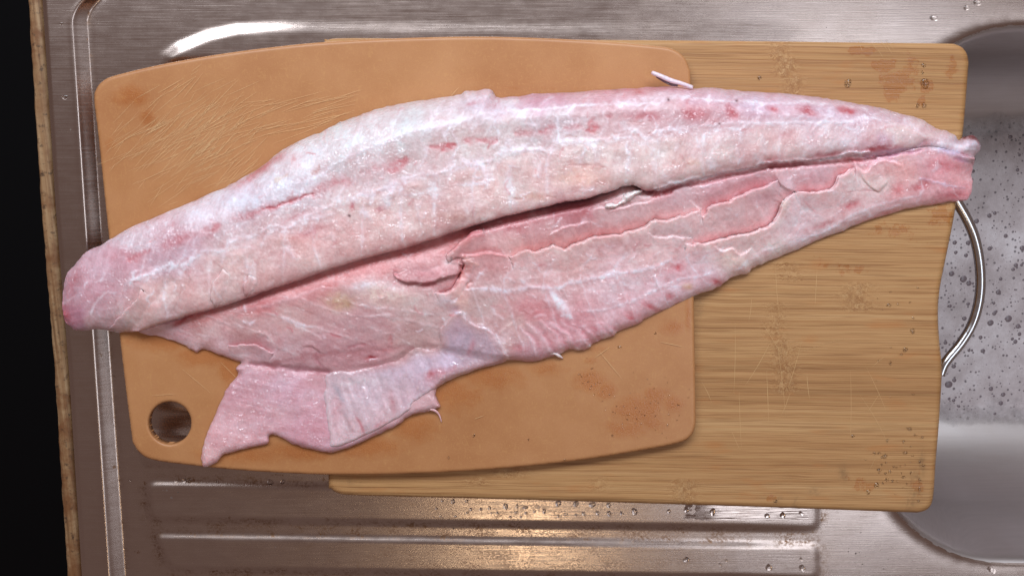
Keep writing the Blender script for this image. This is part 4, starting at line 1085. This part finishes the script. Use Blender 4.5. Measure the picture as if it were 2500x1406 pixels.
# red pocket
ledge([(1132, 646), (1126, 664), (1104, 676), (1070, 684), (1030, 690), (990, 690), (968, 676), (962, 664)], 2.2, 26, 1.6, 20, flap=34, col_lo=(206, 140, 142))
spot(1040, 668, 60, 16, (204, 138, 142), .6, .4, -4)
stroke([(964, 664), (975, 682), (1000, 692), (1040, 694), (1060, 690)], 6, (196, 92, 104), .55, -.6)
stroke([(1126, 650), (1132, 662), (1122, 674)], 8, (190, 96, 94), .75, -2.6)
stroke([(1075, 712), (1100, 708), (1114, 694), (1122, 676)], 3, (176, 104, 106), .6, -1.4)
ledge([(1060, 716), (1092, 712), (1112, 690), (1124, 672), (1134, 650), (1128, 632)], 1.8, 16, 1.6, 10, flap=26, col_hi=(230, 192, 184))
spot(1125, 735, 22, 28, (232, 186, 172), .55, .8); spot(1085, 730, 20, 14, (226, 214, 220), .5, .4)
stroke([(1128, 626), (1150, 640), (1165, 648)], 4, (226, 170, 158), .5, .6)
stroke([(1144, 708), (1140, 695), (1150, 688)], 3, (190, 120, 112), .6, -1.2)
# long torn edge L1, its lower flap stands proud and pale
L1 = [(1240, 628), (1262, 618), (1290, 606), (1310, 612), (1335, 606), (1352, 600), (1372, 604), (1380, 607), (1402, 598), (1412, 594), (1434, 586), (1450, 580), (1480, 574), (1513, 571), (1548, 562), (1560, 557), (1580, 548), (1600, 538), (1624, 538), (1663, 527), (1694, 517), (1712, 512)]
ledge(L1, 2.4, 60, 5.0, 24, flap=56, col_hi=(234, 206, 198), col_lo=(206, 140, 132))
ledge([(1120, 640), (1128, 622), (1160, 622), (1200, 618), (1240, 626)], 1.0, 20, 1.6, 10, col_lo=(200, 128, 128))
ledge([(1712, 528), (1726, 520), (1732, 506), (1750, 496), (1782, 488), (1812, 474), (1830, 466), (1870, 452), (1900, 440)], 2.0, 55, 4.6, 20, flap=46, col_hi=(234, 206, 202), col_lo=(204, 132, 132))
stroke([(1240, 560), (1300, 545), (1360, 530), (1420, 515), (1460, 505)], 14, (186, 118, 122), .5, -.4)
ledge([(1340, 575), (1370, 556), (1400, 550), (1440, 540)], .8, 16, .8, 8)
ledge([(1440, 520), (1470, 508), (1500, 512), (1560, 498), (1600, 488)], .8, 14, .6, 8)
# second pocket L2
L2 = [(1672, 596), (1700, 594), (1740, 590), (1772, 580), (1800, 574), (1852, 562), (1880, 548), (1896, 528), (1906, 510), (1914, 494), (1924, 480), (1938, 466)]
ledge(L2, 2.4, 55, 5.6, 24, flap=50, col_hi=(236, 210, 202), col_lo=(204, 134, 132))
ledge([(1936, 472), (1960, 466), (1985, 468), (2005, 468), (2020, 465), (2034, 458), (2044, 444), (2050, 432), (2066, 420), (2086, 407)], 2.2, 50, 4.8, 22, flap=46, col_hi=(234, 208, 202), col_lo=(210, 142, 140))
ledge([(1580, 566), (1610, 578), (1640, 576), (1664, 578), (1690, 576)], .9, 20, 1.2, 8, flap=24, col_hi=(230, 200, 198))
ledge([(1745, 600), (1765, 612), (1790, 608), (1810, 620), (1838, 604)], 1.0, 14, .8, 6)
ledge([(2098, 424), (2110, 440), (2128, 455), (2140, 466), (2152, 458), (2166, 438)], -.3, 10, -.7, 22, col_lo=(232, 214, 206))
ledge([(2090, 402), (2110, 420), (2130, 398), (2160, 392), (2200, 404)], 1.0, 24, 1.4, 12)
spot(1915, 500, 10, 18, (236, 220, 206), .5, .5); spot(1795, 640, 40, 20, (234, 206, 192), .4, .6); spot(1905, 590, 20, 28, (232, 214, 206), .4, .8)
spot(1780, 628, 30, 16, (236, 212, 198), .4, .5)
# white piece at the end of the slit
spot(1566, 462, 6, 5, (170, 60, 66), .7)
# lower seam with the white fork
stroke([(1140, 708), (1180, 702), (1220, 708), (1260, 706), (1300, 702), (1350, 704), (1390, 690), (1440, 682), (1490, 670), (1530, 662), (1570, 656), (1610, 646), (1640, 632)], 5, WHITE, .8, .5)
stroke([(1275, 684), (1300, 702), (1340, 708), (1355, 728), (1375, 752), (1392, 775)], 7, WHITE, .75, .5)
spot(1375, 755, 12, 26, (244, 238, 244), .85, .6, -35)
stroke([(1420, 760), (1460, 757), (1510, 748), (1560, 728), (1600, 708), (1640, 690), (1700, 675), (1740, 668)], 4, WHITE, .6, .4)
spot(1495, 735, 26, 12, WHITE, .5, .2, 40); spot(1610, 695, 22, 10, WHITE, .5, .2, 30); spot(1650, 702, 14, 8, WHITE, .5)
stroke([(1800, 660), (1860, 618), (1920, 598), (1990, 575), (2060, 545), (2120, 528), (2200, 500)], 4, WHITE, .55, .3)
stroke([(1960, 590), (2030, 555), (2100, 520), (2180, 490), (2240, 480)], 3.5, WHITE, .6, .3)
stroke([(2246, 440), (2270, 442), (2300, 450), (2330, 454), (2355, 460)], 3.5, (226, 212, 228), .8, .6)
stroke([(2070, 470), (2110, 462), (2140, 466)], 2, (206, 150, 152), .6, -.5)
for (u, v, a, b, al, an) in [(1655, 652, 24, 12, .45, -10), (1655, 656, 10, 6, .5, -10), (1590, 748, 22, 6, .65, 30), (1537, 772, 18, 10, .5, 25), (1640, 728, 16, 8, .5, 20), (1750, 690, 14, 7, .55, 20), (2080, 502, 24, 11, .6, -35), (2190, 466, 22, 16, .42, -50), (2250, 455, 26, 11, .62, -30), (2310, 408, 34, 14, .45, 5), (2330, 478, 40, 9, .5, -6), (2150, 525, 50, 6, .35, -15), (1450, 802, 10, 4, .8, 30), (1400, 800, 40, 10, .35, 25), (1310, 760, 50, 24, .3, 10), (1260, 850, 20, 8, .4, 10), (2010, 548, 40, 5, .3, -20)]:
    spot(u, v, a, b, (190, 84, 90), al, -.2, an)
spot(1680, 700, 11, 8, (196, 150, 110), .6, .3); spot(2190, 475, 24, 20, (214, 160, 156), .3, .6)
# fanned muscle strips at the lower edge
for k, (a, b) in enumerate([((1290, 790), (1345, 862)), ((1320, 785), (1375, 850)), ((1345, 790), (1400, 845)), ((1370, 785), (1432, 838)), ((1395, 790), (1455, 832)), ((1420, 795), (1485, 820)), ((1450, 790), (1505, 812)), ((1270, 800), (1310, 868))]):
    c = ((a[0] + b[0]) / 2 + 6, (a[1] + b[1]) / 2 - 6)
    stroke([a, c, b], 5, (226, 198, 204), .55, .8)
    stroke([(a[0] + 13, a[1] + 2), (c[0] + 13, c[1] + 2), (b[0] + 13, b[1] + 2)], 4, (204, 134, 142), .45, -.5)
for (u, v) in [(1412, 852), (1440, 846), (1480, 824), (1505, 812), (1370, 862)]: spot(u, v, 8, 5, (240, 230, 234), .7, .8)
stroke([(1112, 764), (1130, 766), (1150, 790), (1180, 798), (1210, 818), (1228, 850), (1242, 876)], 4.5, (232, 220, 226), .75, .9)
stroke([(1220, 815), (1240, 800), (1250, 790)], 6, (230, 210, 206), .6, .7); spot(1240, 840, 16, 26, (220, 190, 184), .5, .8)
spot(1110, 755, 12, 10, (196, 160, 180), .6, -.5)
# flap
stroke([(560, 950), (620, 990), (670, 1030)], 10, (200, 154, 164), .35)
spot(850, 925, 30, 12, WHITE, .3)

# muscle fibres: fine relief and colour along the grain
zone_top = smooth(FU, 560, 760) * (1 - smooth(FU, 1350, 1700)) * (s_slit < 0)
XU = FU + 26 * noise(FU, FV, 120, seed=47, octaves=2); XV = FV + 26 * noise(FU, FV, 120, seed=49, octaves=2)
f_top = noise(XU, XV, 70, 6.5, -58, 51, 2)
f_gen = noise(XU, XV, 44, 8, -68, 55, 2)
f_ven = noise(XU, XV, 40, 8, 62, 58, 2)
f_flap = noise(FU, FV, 80, 6, 12, 60, 2)
fib = np.where(s_slit < 0, np.where(d_top < 110, f_top, f_gen), np.where(FU < 1120, np.where(s_ml < 0, f_flap, noise(FU, FV, 70, 6, 22, 63, 2)), f_ven))
lump = noise(FU, FV, 95, 60, -18, 71, 3); lump2 = noise(FU, FV, 26, 20, -18, 74, 2); gran = noise(FU, FV, 7, 7, 0, 77, 2)
Hx += (0.07 * fib + 0.75 * lump + 0.20 * lump2 + 0.06 * gran) * mm
blot = noise(FU, FV, 46, 34, -15, 81, 3)
blot2 = noise(FU, FV, 17, 13, -15, 84, 3)
C = C * (1 + 0.025 * blot + 0.035 * blot2 + 0.030 * fib)[..., None]
C[..., 1:] *= (1 + 0.045 * noise(FU, FV, 60, 40, 0, 88, 3) + 0.05 * blot2 + 0.018 * fib)[..., None]
# short pale threads of connective tissue
r_ = random.Random(77)
for k in range(520):
    u = r_.uniform(170, 2360); v = r_.uniform(215, 900)
    i = int((u - 132) / G); j = int((v - 196) / G)
    if ds[j, i] > 14 and s_slit[j, i] < 0:
        a = math.radians(-65 + r_.gauss(0, 30)) if r_.random() < .7 else math.radians(-18 + r_.gauss(0, 12))
    elif vs_[j, i] > 10 and s_slit[j, i] > 6:
        a = math.radians(25 + r_.gauss(0, 35)) if u < 1300 else math.radians(r_.gauss(-20, 45))
    else: continue
    L = r_.uniform(8, 34); b = r_.uniform(-.25, .25) * L
    p0 = (u, v); p2 = (u + L * math.cos(a), v + L * math.sin(a)); p1 = ((u + p2[0]) / 2 - b * math.sin(a), (v + p2[1]) / 2 + b * math.cos(a))
    stroke([p0, p1, p2], r_.uniform(1.6, 3.2), WHITE if r_.random() < .72 else (206, 138, 142), r_.uniform(.25, .6), r_.uniform(.1, .4), 3)
C *= np.where(s_slit > 0, 1.025, 1.0)[..., None]
C[..., 1] *= np.where(s_slit > 0, 0.978, 0.985)
C[..., 2] *= 0.985
C = np.clip(C, 0, 250)
Cl = lin(C)

sbase = Z_BAM1 + 0.0002 + (Z_CMP1 - Z_BAM1) * (1 - smooth(FU, 1500, 1950))
base = Z_BAM1 + 0.0002 + (Z_CMP1 - Z_BAM1) * (FU < 1702)
edge_keep_d = smooth(d_top, 2, 26) * 0.85 + 0.15
zD = sbase + np.maximum(hD + Hx * edge_keep_d, 0.0009)
edge_keep_v = smooth(d_lo, 0, 14) * 0.8 + 0.2
memb_wave = 0.8 * noise(FU, FV, 90, 30, -70, 91, 2) * smooth(-s_ml, -30, 10)
zV = sbase + np.maximum(hV + (Hx + memb_wave * mm) * edge_keep_v, 0.0009)
zVu = np.maximum(zV + Hu, sbase + 0.0008)
zDu = np.maximum(zD + Hu, sbase + 0.0008)
# the ventral loin tucks under the dorsal one
zV = np.where(s_slit < -4, np.minimum(zV, zD - 0.004), zV)
zVu = np.where(s_slit < -4, np.minimum(zVu, zD - 0.004), zVu)
gloss = blob(FU, FV, [(620, 470, 240, 70, 1), (850, 370, 160, 60, 1), (430, 560, 160, 60, .9), (1050, 520, 200, 50, .6), (1650, 390, 200, 60, .7), (2000, 350, 140, 50, .7), (300, 700, 60, 40, .5), (940, 710, 60, 30, 1), (1500, 690, 200, 60, .35), (1750, 540, 160, 50, .5), (600, 1060, 60, 40, .5), (850, 745, 40, 20, .8), (1300, 480, 160, 40, .5)])
dorsal = sheet("dorsal_loin", FU, FV, ds, dnx, dny, zDu, M_FLESH, base, {"flesh": Cl, "gloss": gloss})
ventral = sheet("ventral_loin", FU, FV, vs_, vnx, vny, zVu, M_FLESH, base, {"flesh": Cl, "gloss": gloss})
dorsal["label"] = "thick upper loin with pale seams and red blood spots"
ventral["label"] = "lower loin with torn pockets and thin belly flap"

for (sl, s, d, px, py, tpar, en, a, W) in FLAPS:
    sdf = np.minimum(s, W - d)
    up = s_slit[sl][s > 0].mean() < 0
    zS, dS = (zD, ds) if up else (zV, vs_)
    sdf = np.where((tpar < 0.004) | (tpar > 0.996) | (dS[sl] < 4), -1.0, sdf)
    near = np.abs(s) < np.abs(W - d)
    edge = np.sqrt(np.clip(np.clip(s, 0, None) / 5.0, 0, 1))        # the lip is a little rounded
    zf = zS[sl] + mm * (a * en * np.clip(1 - d / W, 0, 1) ** 1.3 * (0.55 + 0.45 * edge) + 0.05 * np.clip(1 - d / W, 0, 1) - 0.06 - 0.5 * np.clip(1 - 1.6 * en, 0, 1))
    lip = sheet("torn_lip", FU[sl], FV[sl], sdf, np.where(near, px, FU[sl]), np.where(near, py, FV[sl]), zf, M_FLESH, zf - 0.0032, {"flesh": Cl[sl], "gloss": gloss[sl]})
    lip.parent = dorsal if up else ventral
# crumbly white scrap at the end of the slit
SCRAP = [(1476, 507), (1482, 498), (1494, 495), (1505, 498), (1514, 490), (1520, 478), (1530, 471), (1546, 465), (1560, 464), (1568, 468), (1552, 480), (1536, 491), (1518, 500), (1500, 508), (1486, 511)]
sp = jag(spline(SCRAP, True, 4), 1.6, 21, 7)
js, is_ = box(SCRAP, 10)
qs, qx, qy = poly_sdf(FU[js, is_], FV[js, is_], sp)
qz = sbase[js, is_] + 0.0165 + 0.0045 * np.sqrt(np.clip(qs / 9, 0, 1)) + 0.0014 * noise(FU[js, is_], FV[js, is_], 9, seed=5, octaves=2)
scrap = sheet("fat_scrap", FU[js, is_], FV[js, is_], qs, qx, qy, qz, M_FLESH, qz - 0.010, {"flesh": np.tile(lin((238, 228, 226)), qz.shape + (1,))})

# glossy lining over the belly flap
memb_poly = jag(spline(MEMB, True, 4), 1.6, 12, 10)
js, is_ = box(MEMB, 12)
mU, mV = FU[js, is_], FV[js, is_]
ms, mnx, mny = poly_sdf(mU, mV, memb_poly)
mdots = [(900, 960, 216, 198, 208), (850, 1050, 220, 194, 200), (830, 940, 216, 194, 202), (1130, 830, 194, 176, 192), (1110, 790, 198, 172, 184), (1180, 850, 198, 176, 188), (1090, 880, 214, 202, 220), (1000, 960, 212, 188, 198), (1075, 925, 208, 168, 178), (1030, 900, 214, 200, 216), (960, 900, 212, 196, 210), (950, 1010, 216, 190, 196), (870, 990, 220, 202, 210), (1180, 885, 206, 184, 196)]
mc = np.zeros(mU.shape + (3,)); mw = np.zeros(mU.shape)
for (u, v, r, g, b) in mdots:
    wgt = 1 / ((mU + 3 * w1[js, is_] - u) ** 2 + (mV + 3 * w2[js, is_] - v) ** 2 + 300.0) ** 1.5
    mc += wgt[..., None] * np.array([r, g, b], float); mw += wgt
mc /= mw[..., None]
def mspot(u, v, a, b, col, al, ang=0):
    global mc
    c, s = math.cos(math.radians(ang)), math.sin(math.radians(ang))
    x = WU[js, is_] - u; y = WV_[js, is_] - v
    k = np.clip(al * np.exp(-((x * c + y * s) / a) ** 2 - ((-x * s + y * c) / b) ** 2) * (1 + .6 * rag2[js, is_]), 0, 1)[..., None]
    mc = mc * (1 - k) + np.array(col, float) * k
for (u, v, a, b, al, an) in [(1050, 918, 9, 14, .55, 40), (1085, 905, 34, 8, .35, -12), (880, 1040, 4, 26, .5, -20), (960, 985, 6, 22, .3, -10), (820, 1000, 12, 30, .25, 0), (1152, 850, 6, 20, .35, 20), (1130, 770, 10, 8, .4, 0), (930, 1035, 20, 6, .3, -30)]:
    mspot(u, v, a, b, (188, 90, 98), al, an)
mspot(828, 960, 6, 24, (172, 176, 190), .5, -30); mspot(850, 935, 30, 8, (232, 228, 234), .5, -10); mspot(900, 930, 40, 14, (228, 220, 226), .4, 0)
mc = mc * np.array([1.0, 0.965, 0.965])
mc *= (1 + .05 * blot2[js, is_] + .03 * noise(mU, mV, 60, 5, -60, 95, 2))[..., None]
rid = noise(mU, mV, 70, 17, 70, 97, 2)
blend = (np.exp(-(np.clip(ms, 0, None) / 16.0) ** 2) * np.clip(smooth(-mV, -925, -890) + smooth(mU, 1040, 1090), 0, 1) * 0.9)[..., None]
mc = mc * (1 - blend) + C[js, is_] * blend
em = (np.exp(-(ms / 7.0) ** 2) * (mV > 900))[..., None]
mc = mc * (1 - .35 * em) + np.array([228, 206, 208.]) * .35 * em
gaps = smooth(ms, -1, 6)
zM = zV[js, is_] + (0.0003 + 0.0007 * gaps + 0.0006 * rid * smooth(ms, 4, 24) * (0.4 + smooth(mV, 850, 960)))
lining = sheet("belly_lining", mU, mV, ms, mnx, mny, zM, M_MEMB, zV[js, is_] - 0.0003, {"flesh": lin(np.clip(mc, 0, 250)), "gloss": np.ones(mU.shape)})
lining["label"] = "glossy lavender-pink belly lining with shiny ridges"

def tube_px(name, pts, z, rad, col, mat):
    P = spline([(p[0], p[1]) for p in pts], False, 6)
    zz = np.interp(np.linspace(0, 1, len(P)), np.linspace(0, 1, len(z)), z)
    rr = np.interp(np.linspace(0, 1, len(P)), np.linspace(0, 1, len(rad)), rad)
    x, y, zz = unproject(P[:, 0], P[:, 1], zz)
    o = tube(name, np.stack([x, y, zz], 1), rr, mat, 10)
    n = len(o.data.vertices)
    cols = np.tile(np.array([*lin(col), 1.0], np.float32), (n, 1))
    a = o.data.attributes.new("flesh", 'FLOAT_COLOR', 'POINT'); a.data.foreach_set("color", cols.ravel())
    return o
spine = tube_px("fin_spine", [(1592, 178), (1612, 186), (1640, 198), (1662, 204), (1690, 214)], [.0345, .036, .037, .037, .036], [.0011, .0013, .0014, .0012, .0012], (222, 206, 214), M_FLESH)
spine2 = tube_px("fin_skin", [(1602, 188), (1620, 197), (1640, 206), (1655, 210)], [.0335, .0345, .0355, .036], [.0004, .0010, .0011, .0005], (96, 78, 86), M_FLESH)
shred = tube_px("torn_shred", [(1050, 998), (1062, 1002), (1072, 1012), (1078, 1030)], [.0300, .0296, .0288, .0282], [.0010, .0008, .0006, .0002], (222, 178, 180), M_FLESH)
shred2 = tube_px("torn_shred", [(1335, 864), (1352, 862), (1364, 868), (1374, 874)], [.0310, .0312, .0300, .0284], [.0007, .0008, .0010, .0003], (236, 216, 216), M_FLESH)
fx0, fy0, _ = unproject(1250, 620, Z_CMP1)
fish = thing("fish_fillet", (float(fx0), float(fy0), Z_CMP1), "long raw pink fish side with lengthwise slit and belly flap, lying across both boards", "fish", [dorsal, ventral, lining, scrap, spine, spine2, shred, shred2])
